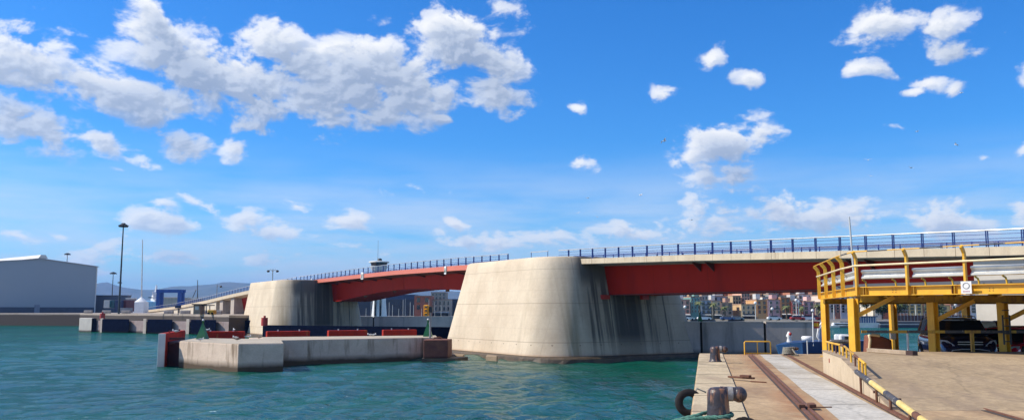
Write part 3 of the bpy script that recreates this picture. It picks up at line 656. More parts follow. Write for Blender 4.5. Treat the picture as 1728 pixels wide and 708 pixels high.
# pipe and rod on the near pier
def rod(px, y0, y1, Y, r, label, m=rust):
    o = MB().tube([P(px, y0, Y), P(px, y1, Y)], r, 6).build('iron_rod', m, loc=tuple(P(px, y1, Y))); return tag(o, label, 'rod')
# rails over the near pier top
tr = thing('pier_top_railing', tuple(bp(88, 0, 0)), 'short separate piece of silver handrail on top of the near pier', 'railing')
MB().tube([bp(Y, .12, .98) for Y in (86.6, 89.5)], .04, 6).build('handrail', silver, tr)
q = MB()
for Y in (86.7, 89.4): q.bar(bp(Y, .12, -.1), bp(Y, .12, .98), .06, .06)
q.build('railing_post', bridge_blue, tr)

# harbour walls beside the piers
def wall(px0, Y0, px1, Y1, zt, th, label, joints, zb=-1, m=wall_conc):
    a = Vector((XW(px0, Y0), Y0, 0)); b = Vector((XW(px1, Y1), Y1, 0)); d = (b - a).normalized(); n = Vector((-d.y, d.x, 0)); Ln = (b - a).length
    t = thing('harbour_wall', tuple(a), label, 'wall'); cuts = [0] + joints + [1]
    for i in range(len(cuts) - 1):
        p = a + d * (Ln * cuts[i] + (.12 if i else 0)); q = a + d * (Ln * cuts[i + 1] - (.12 if i < len(cuts) - 2 else 0))
        MB().prism([tuple(p[:2]), tuple(q[:2]), tuple((q + n * th)[:2]), tuple((p + n * th)[:2])], zb, zt).build('wall_section', m, t)
        MB().prism([tuple((p - n * .05)[:2]), tuple((q - n * .05)[:2]), tuple((q + n * (th + .05))[:2]), tuple((p + n * (th + .05))[:2])], zt + .002, zt + .10).build('coping', mat('pale_coping', (.5, .47, .42)), t)
    MB().prism([tuple((a + n * .3)[:2]), tuple((b + n * .3)[:2]), tuple((b + n * (th - .2))[:2]), tuple((a + n * (th - .2))[:2])], zb, zt - .05).build('joint_backing', mat('joint_shadow', (.03, .03, .03)), t)
    return t
wall(1150, 86.5, 1384, 85.4, 3.5, 1.2, 'blue-grey concrete harbour wall running right from the near pier', [.14, .60])
wall(600, 160, 1010, 172, 3.45, 1.2, 'grey concrete harbour wall behind the arched span, right of the far pier', [.07, .4, .75])

# ---------------------------------------------------------------- near guide pier (dolphin)
DT = 2.1
gp = thing('guide_pier', (-15, 74, 0), 'low stained concrete guide pier with broad end block, left of the near bridge pier', 'guide pier')
def wp(px, Y, z=DT): return (XW(px, Y, z), Y)
A = wp(303, 73.0); Bc = wp(402.5, 66.6); Cc = wp(479, 68.2); D1 = wp(479.5, 74.0); E1 = wp(738, 83.0); F1 = wp(735, 89.5); G1 = wp(420, 83.0); H1 = wp(330, 81)
MB().prism([A, Bc, Cc, (XW(474, 77.5), 77.5), H1], -1, DT).build('end_block', dolphin_conc, gp, bevel=.05)
MB().prism([(D1[0] - 2, D1[1] - .3), E1, F1, (G1[0], G1[1])], -1, DT - .004).build('long_wall', dolphin_conc, gp, bevel=.04)
MB().prism([(A[0] + .05, A[1] + .02), (Bc[0], Bc[1] + .05), (Cc[0] - .05, Cc[1] + .05), (XW(474.5, 77.3), 77.3), (H1[0] + .1, H1[1])], DT + .002, DT + .03).build('deck', dolphin_top, gp)
MB().prism([(D1[0] - 1.6, D1[1] + .0), (E1[0], E1[1] + .06), (F1[0], F1[1] - .05), (G1[0] + 1.0, G1[1] + .9)], DT + .004, DT + .026).build('walkway', dolphin_top, gp)
def fender(px0, Y0, px1, Y1, z0, z1, th, label, m=fender_red, group='red fender panels on the guide pier', cap=None):
    a = Vector((XW(px0, Y0, z1), Y0, 0)); b = Vector((XW(px1, Y1, z1), Y1, 0)); d = (b - a).normalized(); n = Vector((-d.y, d.x, 0))
    t = thing('fender_panel', tuple(a), label, 'fender', group)
    MB().prism([tuple(a[:2]), tuple(b[:2]), tuple((b + n * th)[:2]), tuple((a + n * th)[:2])], z0, z1).build('facing', m, t, bevel=.06)
    q = MB()
    for k in (.25, .75):
        p = a.lerp(b, k) + n * .15; q.bar(p + Vector((0, 0, z1 - .05)), p + Vector((0, 0, z1 + .16)), .12, .12)
    q.build('bollard_cap', offwhite, t)
    if cap: MB().prism([tuple((a - d * .25)[:2]), tuple((a - d * .01)[:2]), tuple((a - d * .01 + n * th)[:2]), tuple((a - d * .55 + n * th)[:2])], z0, z1 - .02).build('end_cap', cap, t, bevel=.04)
    return t
fender(335, 85.3, 413, 86.3, -.6, 2.62, .7, 'red fender panel behind the green pyramid beacon on the guide pier end')
fender(451, 86.0, 523.5, 88.0, -.6, 2.62, .7, 'red fender panel second from the left along the back of the guide pier')
fender(555, 89.3, 620, 91.2, -.6, 2.62, .7, 'red fender panel third from the left along the back of the guide pier')
fender(647, 92.3, 703.5, 93.7, -.6, 2.62, .7, 'red fender panel nearest the traffic signal on the guide pier')
ef = fender(280, 73.0, 313, 84, -.6, 2.78, .5, 'dark red fender panel with white end post at the left tip of the guide pier', group=None, cap=offwhite)
ef.children[0].data.materials[0] = mat('dark_rust_red', (.20, .028, .018), (.12, .02, .016), 1.4, .8)
bk = MB(); a = Vector((XW(284, 73.6), 73.6, 0)); 
for z_ in (1.9, 2.3): bk.bar((XW(286, 73.6), 73.9, z_), (XW(306, 73.6), 74.6, z_), .18, .18)
bk.prism([wp(283, 74.2), wp(303, 74.0), wp(312, 82), wp(300, 82)], -.5, 2.0)
bk.build('fender_backing', fender_dark, ef)
# rusty block and ledges at the foot of the near pier
rb = thing('rusty_block', (-7.5, 81, 0), 'dark rust-brown block wedged between the guide pier and the near bridge pier', 'block')
MB().prism([wp(715, 79.2), wp(756, 79.8), wp(763, 82.5), wp(720, 84)], .35, 2.0).build('body', rust_block, rb, bevel=.06)
MB().prism([wp(712, 79.0), wp(768, 79.4), wp(790, 82), wp(720, 84)], -1, .33).build('ledge', mat('wet_algae_concrete', (.045, .032, .02)), rb)
lg_ = thing('broken_ledge', (-4, 78, 0), 'broken brown ledge at the waterline of the near pier, left side', 'ledge')
MB().prism([wp(757, 84.6), wp(782, 83.0), wp(784, 85), wp(760, 88)], -.5, .42).build('slab', mat('broken_concrete', (.3, .22, .14), (.2, .15, .1), 2, .9, bump=.5), lg_, bevel=.04)
MB().prism([wp(820, 80.3), wp(838, 79.2), wp(840, 81), wp(822, 83)], -.5, .5).build('slab', mat('broken_concrete', (.3, .22, .14)), lg_, bevel=.04)
# iron pipe bend
o = MB().tube([P(731, 572, 81.5), P(733, 569.5, 81.5), P(742, 568.5, 82), P(746, 571, 82)], .08, 6).build('mooring_bar', rust, loc=tuple(P(731, 572, 81.5))); tag(o, 'bent rusty bar lying on the guide pier against the near bridge pier', 'mooring bar')
# green beacons
def beacon(x, y, z, h, w, label):
    t = thing('pyramid_beacon', (x, y, z), label, 'beacon', 'green pyramid beacons', world=False)
    q = MB()
    for k in range(14):                                            # stepped louvres
        a = w / 2 * (1 - k / 15.5); z0 = h * .8 * k / 14
        q.loft([[Vector((sx * a, sy * a, z0)) for sx, sy in ((-1, -1), (1, -1), (1, 1), (-1, 1))], [Vector((sx * a * .9, sy * a * .9, z0 + h * .8 / 14)) for sx, sy in ((-1, -1), (1, -1), (1, 1), (-1, 1))]])
    q.build('tower', greenpaint, t)
    MB().lathe([(.09, h * .78), (.09, h * .9), (.14, h * .9), (.14, h * .93)], n=10).build('stem', greenpaint, t)
    MB().sphere((0, 0, h * .97), .1, 10, 6).build('lamp', white, t)
    return t
b1 = beacon(XW(341.5, 78, DT), 78, DT + .03, 1.75, .92, 'green pyramid beacon on the left end of the guide pier')
dup(b1, (XW(722, 85.6, DT), 85.6, DT), 0, 'green pyramid beacon behind the amber traffic signal')
dup(b1, (XW(1181, 86.9, 3.6), 86.9, 3.6), 0, 'small green beacon on the harbour wall in front of the teal house', .55)
# traffic signal
x = XW(725.5, 82.5, DT); y = 82.6
ts = thing('traffic_signal', (x, y, DT), 'amber three-lamp signal head on a grey pole beside the near pier', 'traffic signal')
MB().tube([(x, y, DT), (x, y, 5.1)], .09, 10).build('pole', greymetal, ts)
hd = MB().box((x - .62, y - .3, 4.15), (x - .12, y + .2, 5.22)).build('signal_head', orange_y, ts, bevel=.05)
for k in range(3):
    zc = 4.34 + k * .35
    MB().tube([(x - .37, y - .3, zc), (x - .37, y - .315, zc)], .11, 12).build('lens', glass, hd)
    q = MB(); q.extr([(x - .5, y - .302, zc + .11), (x - .24, y - .302, zc + .11), (x - .24, y - .55, zc + .06), (x - .5, y - .55, zc + .06)], (0, 0, .02)); q.extr([(x - .5, y - .302, zc + .11), (x - .5, y - .55, zc + .06), (x - .5, y - .302, zc - .08)], (-.015, 0, 0)); q.build('visor', orange_y, hd)
q = MB().box((x - .12, y - .15, 4.5), (x + .22, y + .15, 5.05)).build('back_head', darkmetal, ts, bevel=.04)

# ---------------------------------------------------------------- far fender line
row = [(134, 153, 'block'), (170.5, 218, 'navy'), (247, 291, 'navy'), (320, 365, 'navy'), (392, 437.5, 'navy')]
def fY(px): return 191 + (159.5 - 191) * (px - 134) / (437 - 134)
def fpt(px, back=0): return (XW(px, fY(px) + back, 2.6), fY(px) + back)
gw = thing('far_guide_wall', fpt(134) + (0,), 'pinkish-grey concrete guide wall carrying the navy fenders on the far side', 'wall')
MB().prism([fpt(150, 1.6), fpt(440, 1.6), fpt(440, 5), fpt(150, 5)], -1, 2.45).build('wall', fender_grey, gw)
for px in (244.5, 317, 389.5, 172): MB().prism([fpt(px - 2.6, -.6), fpt(px + 2.6, -.6), fpt(px + 2.6, 1.8), fpt(px - 2.6, 1.8)], -1, 2.95).build('post', conc, gw, bevel=.05)
t = thing('end_block', fpt(134) + (0,), 'pale concrete block at the left end of the far guide wall', 'block')
MB().prism([fpt(134), fpt(155), fpt(158, 6), fpt(137, 6)], -1, 3.0).build('body', mat('pale_block_concrete', (.50, .47, .42), (.42, .39, .35), .6, .9, zdirt=(.2, .5, (.06, .05, .04))), t, bevel=.06)
MB().prism([fpt(155.3, .3), fpt(163, 1), fpt(163, 5), fpt(156, 5)], -1, 2.9).build('rubber_side', navy, t)
names = ['first navy rubber fender from the left, beside the pale concrete block', 'second navy rubber fender from the left on the far guide wall', 'third navy rubber fender from the left, behind the beacon', 'navy rubber fender beside the foot of the far pier']
for (a, b, k), nm in zip(row[1:], names):
    t = thing('rubber_fender', fpt(a) + (0,), nm, 'fender', 'navy fenders on the far guide wall')
    MB().prism([fpt(a + 2, -.9), fpt(b, -.9), fpt(b, 1.4), fpt(a + 2, 1.4)], -.5, 2.85).build('facing', navy, t, bevel=.12)
nw = thing('navy_fender_wall', (XW(443, 146), 146, 0), 'long navy fender wall across the foot of the far pier', 'fender')
a = (XW(443.5, 146, 2.5), 146); b = (XW(760, 128, 2.2), 128)
MB().prism([a, b, (b[0], b[1] + 1.5), (a[0], a[1] + 1.5)], -.5, [2.2, 2.2, 2.2, 2.2]).build('facing', navy, nw)
def post_red(px, y0, y1, Y, label):
    x_ = XW(px, Y); z0 = ZW(y1, Y); z1 = ZW(y0, Y); w_ = .55
    t = thing('red_marker', (x_, Y, z0), label, 'marker', 'red harbour markers')
    MB().lathe([(w_, z0), (w_, z0 + (z1 - z0) * .8)], (x_, Y, 0), 12).build('drum', redpaint, t)
    MB().lathe([(.2, z0 + (z1 - z0) * .8), (.2, z1)], (x_, Y, 0), 10).build('lamp', redpaint, t)
post_red(173.5, 526, 537.5, 196, 'red cylindrical marker standing on the left part of the far guide wall')
post_red(447, 532, 549, 143, 'red cylindrical marker at the foot of the far pier')
# concrete barriers on the left quay
bar_names = ['leftmost', 'second', 'third', 'fourth', 'fifth', 'sixth', 'seventh']
for i, px in enumerate((149, 180, 213, 285, 313, 341, 366)):
    Y = {149: 262, 180: 252, 213: 243, 285: 222, 313: 214, 341: 206, 366: 196}[px]; x_ = XW(px, Y)
    t = thing('concrete_barrier', (x_, Y, LZ), '%s pale concrete barrier from the left along the edge of the far quay' % bar_names[i], 'barrier', 'concrete barriers on the far quay edge', world=False)
    h_ = .95
    MB().prism([(-1.25, -.3), (1.25, -.3), (1.25, .3), (-1.25, .3)], 0, h_ * .85).build('block', conc, t, bevel=.12)
    MB().box((-1.2, -.2, h_ * .85), (1.2, .2, h_ * .97)).build('cap', mat('barrier_cap', (.5, .46, .42)), t)

# ---------------------------------------------------------------- warehouse and the left port
def warehouse():
    pl = Vector((XW(-36, 292), 292, 0)); pr = Vector((XW(160, 322), 322, 0)); ap = pl.lerp(pr, .5)
    zt = ZW(449.5, 322); za = ZW(436.5, 306)
    d = (pr - pl).normalized(); n = Vector((-d.y, d.x, 0)); D = 90
    t = thing('warehouse', tuple(pl), 'huge plain blue-grey metal warehouse with low gable on the left quay', 'warehouse')
    m = mat('blue_grey_cladding', (.31, .36, .40), (.29, .34, .38), .02, .7, spec=.2)
    nt = m.node_tree; N = nt.nodes; L = nt.links; tc = N.new('ShaderNodeTexCoord'); wv = N.new('ShaderNodeTexWave'); wv.wave_type = 'BANDS'; wv.bands_direction = 'X'
    L.new(tc.outputs['Object'], wv.inputs[0]); wv.inputs['Scale'].default_value = 1.2; bp_ = N.new('ShaderNodeBump'); bp_.inputs['Strength'].default_value = .25; bp_.inputs['Distance'].default_value = .05
    L.new(wv.outputs[0], bp_.inputs['Height']); L.new(bp_.outputs[0], N['Principled BSDF'].inputs['Normal'])
    def up(p, z): return Vector((p.x, p.y, z))
    MB().extr([up(pl, LZ + 2), up(pr, LZ + 2), up(pr, zt), up(ap, za), up(pl, zt)], n * D).build('wall', m, t)
    e = d * .5
    MB().extr([up(pl, LZ), up(pr, LZ), up(pr, LZ + 2), up(pl, LZ + 2)], n * (D - .3)).build('plinth', mat('dark_blue_plinth', (.07, .085, .12)), t)
    rf = MB()
    for a, b, z0, z1 in ((pl - e, ap, zt - .1, za), (ap, pr + e, za, zt - .1)):
        rf.extr([up(a, z0) - n * .4, up(b, z1) - n * .4, up(b, z1 + .22) - n * .4, up(a, z0 + .22) - n * .4], n * (D + .8))
    r_ = rf.build('roof', mat('grey_roof_sheet', (.36, .38, .41), (.32, .34, .37), .1, .6), t)
    MB().extr([up(ap, za + .3) - n * .3 - d * 1.6, up(ap, za + .3) - n * .3 + d * 1.6, up(ap, za + 1.5) - n * .3 + d * .8, up(ap, za + 1.5) - n * .3 - d * .8], n * D).build('ridge_vent', offwhite, r_)
    p = pl + d * (Vector((XW(63, 306), 306, 0)) - pl).length
    MB().extr([up(p - d * .9, LZ), up(p + d * .9, LZ), up(p + d * .9, LZ + 2.9), up(p - d * .9, LZ + 2.9)], -n * .15).build('door', mat('grey_door', (.22, .25, .3)), t)
    MB().extr([up(pr - d * .3, LZ), up(pr + d * .1, LZ), up(pr + d * .1, zt), up(pr - d * .3, zt)], -n * .15).build('corner_trim', offwhite, t)
warehouse()

def light_mast(px, ytop, Y, r, label, zb=LZ, lean=0, heads=8, spread=1.6):
    zt = ZW(ytop, Y); x_ = XW(px, Y, (zt + zb) / 2)
    t = thing('light_mast', (x_, Y, zb), label, 'light mast', 'tall masts of the port', world=False); h = zt - zb
    MB().lathe([(r, 0), (r * .5, h - .5)], n=12).build('pole', darkmetal, t)
    MB().lathe([(spread * .62, h - .8), (spread * .75, h - .5), (spread * .62, h - .2)], n=14).build('head_frame', darkmetal, t)
    for k in range(heads):
        a = 2 * math.pi * k / heads; c = Vector((math.cos(a) * spread, math.sin(a) * spread, h - .8))
        MB().box((-.45, -.35, -.22), (.45, .35, .22), Matrix.Translation(c) @ Matrix.Rotation(a, 4, 'Z') @ Matrix.Rotation(.5, 4, 'Y')).build('floodlight', darkmetal, t)
    return t
light_mast(204.5, 375, 218, .27, 'tallest dark floodlight mast between the warehouse and the ramp', spread=.72)
light_mast(111, 426, 470, .3, 'floodlight mast whose head shows just above the warehouse roof', spread=1.2)
light_mast(189.5, 458, 430, .28, 'shorter floodlight mast just left of the tallest one', spread=1.2)
light_mast(201, 474, 520, .22, 'smallest distant mast behind the tallest floodlight mast', spread=.8, heads=4)
def pole(px, y0, y1, Y, r, label, name='antenna_mast', m=offwhite, cat='mast', px1=None):
    a = P(px, y1, Y); b = P(px if px1 is None else px1, y0, Y)
    o = MB().tube([a, b], [r, r * .6], 7).build(name, m, loc=tuple(a)); return tag(o, label, cat)
pole(239, 404, 505, 360, .28, 'slim white mast rising from the white tent roof', px1=240.5)
pole(333.5, 472, 503, 300, .18, 'thin dark mast standing behind the left ramp railing', m=darkmetal)
o = MB().tube([P(325, 502, 300), P(331, 488, 300)], .12, 5).build('crane_jib', darkmetal, loc=tuple(P(325, 502, 300))); tag(o, 'thin slanting derrick arm leaning beside the dark mast', 'jib')
# sheds, containers, tent, ship, travel lift
def shed(name, px0, px1, ytop, ybot, Y, depth, m, label, roof=None, pitch=0, cat='shed', zb=LZ):
    x0 = XW(px0, Y); x1 = XW(px1, Y); zt = ZW(ytop, Y)
    t = thing(name, (x0, Y, zb), label, cat)
    MB().box((x0, Y, zb), (x1, Y + depth, zt)).build('wall', m, t)
    rm = roof or m
    if pitch:
        MB().extr([(x0 - .3, Y - .3, zt + .01), (x1 + .3, Y - .3, zt + .01), ((x0 + x1) / 2, Y - .3, zt + pitch)], (0, depth + .6, 0)).build('roof', rm, t)
    else: MB().box((x0 - .2, Y - .2, zt + .01), (x1 + .2, Y + depth + .2, zt + .35)).build('roof', rm, t)
    return t, x0, x1, zt
shedm = mat('slate_cladding', (.14, .15, .19), (.12, .13, .16), .1, .6)
shed('long_shed', 160, 214, 499, 524, 330.5, 3, shedm, 'long low slate-coloured shed to the right of the warehouse')
cont_w = mat('white_container', (.5, .5, .48), (.42, .42, .4), .4, .5)
def container(px0, px1, y0, y1, Y, m, label, side=None):
    x0 = XW(px0, Y); x1 = XW(px1, Y); z0 = ZW(y1, Y); z1 = ZW(y0, Y)
    t = thing('container', (x0, Y, z0), label, 'container', 'containers on the left quay')
    MB().box((x0, Y, z0), (x1, Y + 6, z1)).build('body', m, t, bevel=.05)
    q = MB(); n = max(3, int((x1 - x0) / .5))
    for k in range(n): xx = x0 + (x1 - x0) * (k + .5) / n; q.box((xx - .07, Y - .05, z0 + .15), (xx + .07, Y + .0, z1 - .15))
    q.build('ribs', m, t)
    if side: MB().box((x1 + .003, Y + .1, z0 + .2), (x1 + .06, Y + 5.9, z1 - .1)).build('end_doors', side, t)
container(174.5, 184, 506, 519, 262, cont_w, 'white container with blue-green side near the tall mast', mat('teal_door', (.06, .2, .22)))
container(184.6, 192, 506, 519, 263, mat('teal_container', (.07, .17, .2)), 'teal container between the white and the navy ones')
container(193, 203, 506, 525, 262, mat('navy_container', (.03, .05, .12)), 'navy container left of the tall mast')
container(204, 212, 506, 525, 264, mat('maroon_container', (.12, .03, .04)), 'maroon container right of the tall mast')
container(201, 209, 519, 525, 258, mat('grey_container', (.25, .27, .29)), 'small grey cabin at the foot of the tall mast')
shed('port_office', 212, 224, 504, 524, 300, 2.5, mat('grey_office', (.22, .2, .22)), 'dark grey low building between the maroon container and the tent', offwhite, cat='building')
tn = thing('white_tent', (XW(233, 290), 290, LZ), 'white marquee with a peaked roof right of the containers', 'tent')
x0 = XW(224, 290); x1 = XW(242, 290); z0 = ZW(509, 290)
MB().box((x0, 290, LZ), (x1, 294, z0)).build('wall', white, tn)
MB().lathe([(2.2, z0 + .01), (1.2, z0 + .8), (.15, z0 + 1.7)], ((x0 + x1) / 2, 292.2, 0), 12).build('roof', white, tn)
# ship
sh = thing('white_ship', (XW(262, 420), 420, 2), 'white ship with stepped superstructure behind the descending ramp', 'ship')
def zz(y): return ZW(y, 420)
xs0 = XW(235, 420); xs1 = XW(302, 420)
MB().loft([[Vector((xs0 - 4, 430, zz(505))), Vector((xs0 - 2, 424, zz(508))), Vector((xs0, 430, .5)), Vector((xs0, 431, .5))], [Vector((xs0 + 9, 440, zz(509))), Vector((xs0 + 9, 420, zz(509))), Vector((xs0 + 9, 421, .2)), Vector((xs0 + 9, 439, .2))], [Vector((xs1, 440, zz(511))), Vector((xs1, 420, zz(511))), Vector((xs1, 421, .2)), Vector((xs1, 439, .2))]]).build('hull', mat('ship_blue', (.08, .25, .45)), sh)
for px0, px1, ya, yb in ((243, 300, 503, 511), (244.5, 263, 497.5, 503.1), (247, 260, 494, 497.6), (250, 256, 491.5, 494.1)):
    xa, xb = XW(px0, 420), XW(px1, 420); MB().prism([(xa, 427), (xa + min(4.5, (xb - xa) * .6), 421), (xb, 422), (xb, 428)], zz(yb), zz(ya)).build('superstructure', white, sh, bevel=.2)
MB().box((XW(247, 420), 421.6, zz(502)), (XW(270, 420), 421.9, zz(500.7))).build('bridge_windows', glass, sh)
MB().tube([(XW(255, 420), 425, zz(493)), (XW(255, 420), 425, zz(480))], [.8, .3], 6).build('mast', white, sh)
tl = thing('travel_lift', (XW(283, 350), 350, LZ), 'blue boat hoist frame beyond the descending ramp', 'boat hoist')
blue = mat('hoist_blue', (.015, .08, .33))
za_ = ZW(493, 350)
for px in (265, 301):
    for dy in (0, 3.4): MB().box((XW(px, 350) - .6, 350 + dy, LZ), (XW(px, 350) + .6, 351.2 + dy, za_)).build('leg', blue, tl)
MB().box((XW(262, 350), 350, za_), (XW(305, 350), 351.4, za_ + 1.2)).build('crossbeam', blue, tl)
MB().box((XW(262, 350), 353.4, za_), (XW(305, 350), 354.6, za_ + 1.2)).build('crossbeam', blue, tl)
sd, _, _, _ = shed('green_roof_shed', 268, 300, 502, 515, 380, 14, mat('pale_green_cladding', (.3, .36, .33)), 'pale shed seen through the blue boat hoist', offwhite)
shed('harbour_office', 300, 326, 505, 515, 370, 12, mat('offwhite_render', (.45, .44, .42)), 'pale low building behind the ramp, right of the boat hoist', cat='building')
# signs, kiosk, cabin by the ramp foot
sg = thing('quay_sign', P(300, 530, 210)[:], 'dark blue rectangular sign on a post in front of the ramp wall', 'sign')
MB().tube([P(300.5, 531, 210), P(300.5, 519, 210)], .1, 6).build('post', darkmetal, sg)
c = P(300.5, 517, 210); MB().box((c.x - .75, c.y - .05, c.z - .35), (c.x + .75, c.y + .05, c.z + .35)).build('board', mat('sign_navy', (.02, .03, .08)), sg)
kk = thing('quay_kiosk', P(331, 532, 200)[:], 'small glazed kiosk with flat roof in front of the ramp', 'kiosk')
a = P(326, 530, 198); b = P(338, 514, 198)
MB().box((a.x, 198, LZ), (b.x, 201, b.z)).build('wall', mat('kiosk_tan', (.3, .22, .15)), kk)
MB().box((a.x - .3, 197.6, b.z + .01), (b.x + .3, 201.3, b.z + .25)).build('roof', darkmetal, kk)
MB().box((a.x + .4, 197.93, LZ + 1), (b.x - .3, 197.98, b.z - .3)).build('window', mat('kiosk_pane', (.55, .55, .5), rough=.2), kk)
sh2 = thing('quay_shelter', P(347, 532, 200)[:], 'open steel shelter with slanting struts by the ramp', 'shelter')
q = MB()
for px in (343, 348, 354): q.bar(P(px, 531, 200), P(px, 515, 200), .18, .18)
q.build('posts', greymetal, sh2); MB().bar(P(341, 515, 200), P(360, 514.5, 200), 2.0, .2).build('roof', darkmetal, sh2)
tkk = thing('yellow_machine', P(352, 530, 195)[:], 'small yellow machine parked in front of the ramp', 'machine')
a = P(350, 531, 190); MB().box((a.x, 190, LZ), (a.x + 1.3, 192, LZ + 1.0)).build('body', yellow, tkk, bevel=.08)
q = MB()
for dx in (.25, 1.05): q.tube([(a.x + dx, 189.85, LZ + .25), (a.x + dx, 190.1, LZ + .25)], .25, 10)
q.build('wheels', black, tkk)
# street lamps on the bridge
def bridge_lamp(px, ytop, Y, label, double):
    zb = ZD(Y); zt = ZW(ytop, Y); x_ = XW(px, Y, zt)
    t = thing('street_lamp', (x_, Y, zb), label, 'street lamp', 'street lamps of the bridge')
    MB().tube([(x_, Y, zb), (x_, Y, zt)], .09, 8).build('pole', greymetal, t)
    for s in ((-1, 1) if double else (1,)):
        MB().tube([(x_, Y, zt - .5), (x_ + s * .5, Y, zt - .1), (x_ + s * .9, Y, zt - .3)], .06, 6).build('arm', greymetal, t)
        MB().sphere((x_ + s * .95, Y, zt - .45), .33, 10, 7, (1, 1, .75)).build('lantern', darkmetal, t)
bridge_lamp(460.5, 453.5, 178, 'double-headed street lamp rising behind the far concrete pier', True)
bridge_lamp(366.5, 480, 212, 'single street lamp with round white lantern on the descending ramp', False)
# control tower behind the arched span
ct = thing('control_tower', (XW(639, 330), 330, 2), 'white harbour control tower with round top cabin behind the arched span', 'tower')
Yt = 330; xc = XW(640, Yt)
q = MB().lathe([(3.0, 1.7), (2.5, 8), (2.3, 20), (2.6, ZW(457, Yt))], (xc, Yt, 0), 16).build('shaft', white, ct)
for dx in (-1.1, .9): MB().box((xc + dx - .35, Yt - 3.2, 2.5), (xc + dx + .35, Yt - 2.2, 18)).build('shaft_window', glass, q)
zc = ZW(457, Yt); zt = ZW(437, Yt)
MB().lathe([(2.6, zc), (3.4, zc + 1.6), (3.4, zc + 1.9)], (xc - .4, Yt, 0), 16).build('cabin_base', offwhite, ct)
MB().lathe([(3.0, zc + 1.9), (3.3, zc + 3.2)], (xc - .4, Yt, 0), 16).build('cabin_glazing', glass, ct)
r_ = MB().lathe([(3.9, zc + 3.2), (4.0, zc + 3.6), (3.4, zc + 3.75), (1, zc + 4)], (xc - .4, Yt, 0), 18).build('roof', offwhite, ct)
MB().lathe([(.9, zc + 3.95), (.9, zc + 4.6), (.5, zc + 4.9)], (xc - .2, Yt, 0), 10).build('radar_dome', darkmetal, r_)
MB().tube([(XW(636, Yt), Yt, zc + 3.9), (XW(636, Yt), Yt, ZW(405, Yt))], [.09, .05], 5).build('antenna', greymetal, r_)
# marina sheds seen below the arched span
nm_ = mat('navy_roofing', (.05, .07, .13), (.04, .055, .10), .1, .5)
shed('marina_hall', 596, 790, 505, 533, 470, 40, mat('dark_glazed_front', (.025, .03, .045), (.05, .055, .07), .15, .4), 'long dark marina hall with navy roof seen below the arched span', nm_, cat='building', zb=1.7)
shed('marina_upper_hall', 604, 700, 497.5, 506, 520, 40, nm_, 'stepped navy roof behind the marina hall, left half', cat='building', zb=1.7)
br = mat('brick_orange', (.42, .13, .07), (.34, .1, .055), .3, .8)
def block(name, px0, px1, ytop, Y, depth, m, label, rows, cols, zb=1.7, cat='house', group=None, wm=None, roof=None, y0=None, balc=None, extras=None, ground=None, yb=None):
    x0 = XW(px0, Y); x1 = XW(px1, Y); zt = ZW(ytop, Y)
    t = thing(name, ((x0 + x1) / 2, Y, zb), label, cat, group)
    MB().box((x0 + .03, Y, zb), (x1 - .03, Y + depth, zt)).build('wall', m, t)
    rf = MB().box((x0 - .08, Y - .25, zt + .01), (x1 + .08, Y + depth + .2, zt + .25)).build('roof', roof or mat('terracotta_roof', (.46, .30, .21), (.38, .24, .17), .5, .9), t)
    if extras:
        for e in extras: MB().box((x0 + (x1 - x0) * e[0], Y + 2, zt + .42), (x0 + (x1 - x0) * e[1], Y + 6, zt + .42 + e[2])).build('roof_room', e[3] if len(e) > 3 else m, rf)
    wx = (x1 - x0); gh = min(3.4, .27 * (zt - zb)); fl0 = zb + gh; fh = (zt - fl0 - .2) / max(rows, 1)
    for i in range(rows):
        for j in range(cols):
            cx = x0 + wx * (j + .5) / cols; ww = wx / cols * .40; z0 = fl0 + fh * (i + .18); z1 = fl0 + fh * (i + .82)
            f = MB().box((cx - ww / 2 - .07, Y - .12, z0 - .06), (cx + ww / 2 + .07, Y - .01, z1 + .07)).build('window', wm or offwhite, t)
            MB().box((cx - ww / 2, Y - .16, z0), (cx + ww / 2, Y - .121, z1)).build('pane', glass, f)
        if balc and i in balc:
            b_ = MB().box((x0 + wx * .08, Y - .8, fl0 + fh * i - .06), (x1 - wx * .08, Y - .13, fl0 + fh * i + .03)).build('balcony', offwhite if not isinstance(balc, dict) else balc[i], t)
            MB().box((x0 + wx * .08, Y - .8, fl0 + fh * i + .032), (x1 - wx * .08, Y - .76, fl0 + fh * i + fh * .3)).build('balustrade', darkmetal, b_)
    if ground:
        MB().box((x0 + wx * .1, Y - .1, zb), (x1 - wx * .1, Y - .01, zb + gh * .76)).build('shopfront', glass, t)
        MB().extr([(x0 + wx * .05, Y - .02, zb + gh * .95), (x0 + wx * .05, Y - 1.6, zb + gh * .8), (x0 + wx * .05, Y - 1.6, zb + gh * .74), (x0 + wx * .05, Y - .02, zb + gh * .88)], (wx * .9, 0, 0)).build('awning', ground, t)
    return t
block('brick_building', 699, 727, 499, 440, 18, br, 'orange brick building with dark strip window, right part of the view below the arch', 2, 2, wm=br)
block('beige_building', 727, 752, 493, 500, 18, mat('beige_render', (.42, .32, .22), (.36, .27, .19), .2), 'beige building with rooftop block behind the orange brick one', 5, 4)
block('cream_building', 725, 760, 505, 450, 15, mat('cream_render', (.5, .4, .3)), 'low cream building with long awning behind the traffic signal', 2, 5, ground=offwhite)
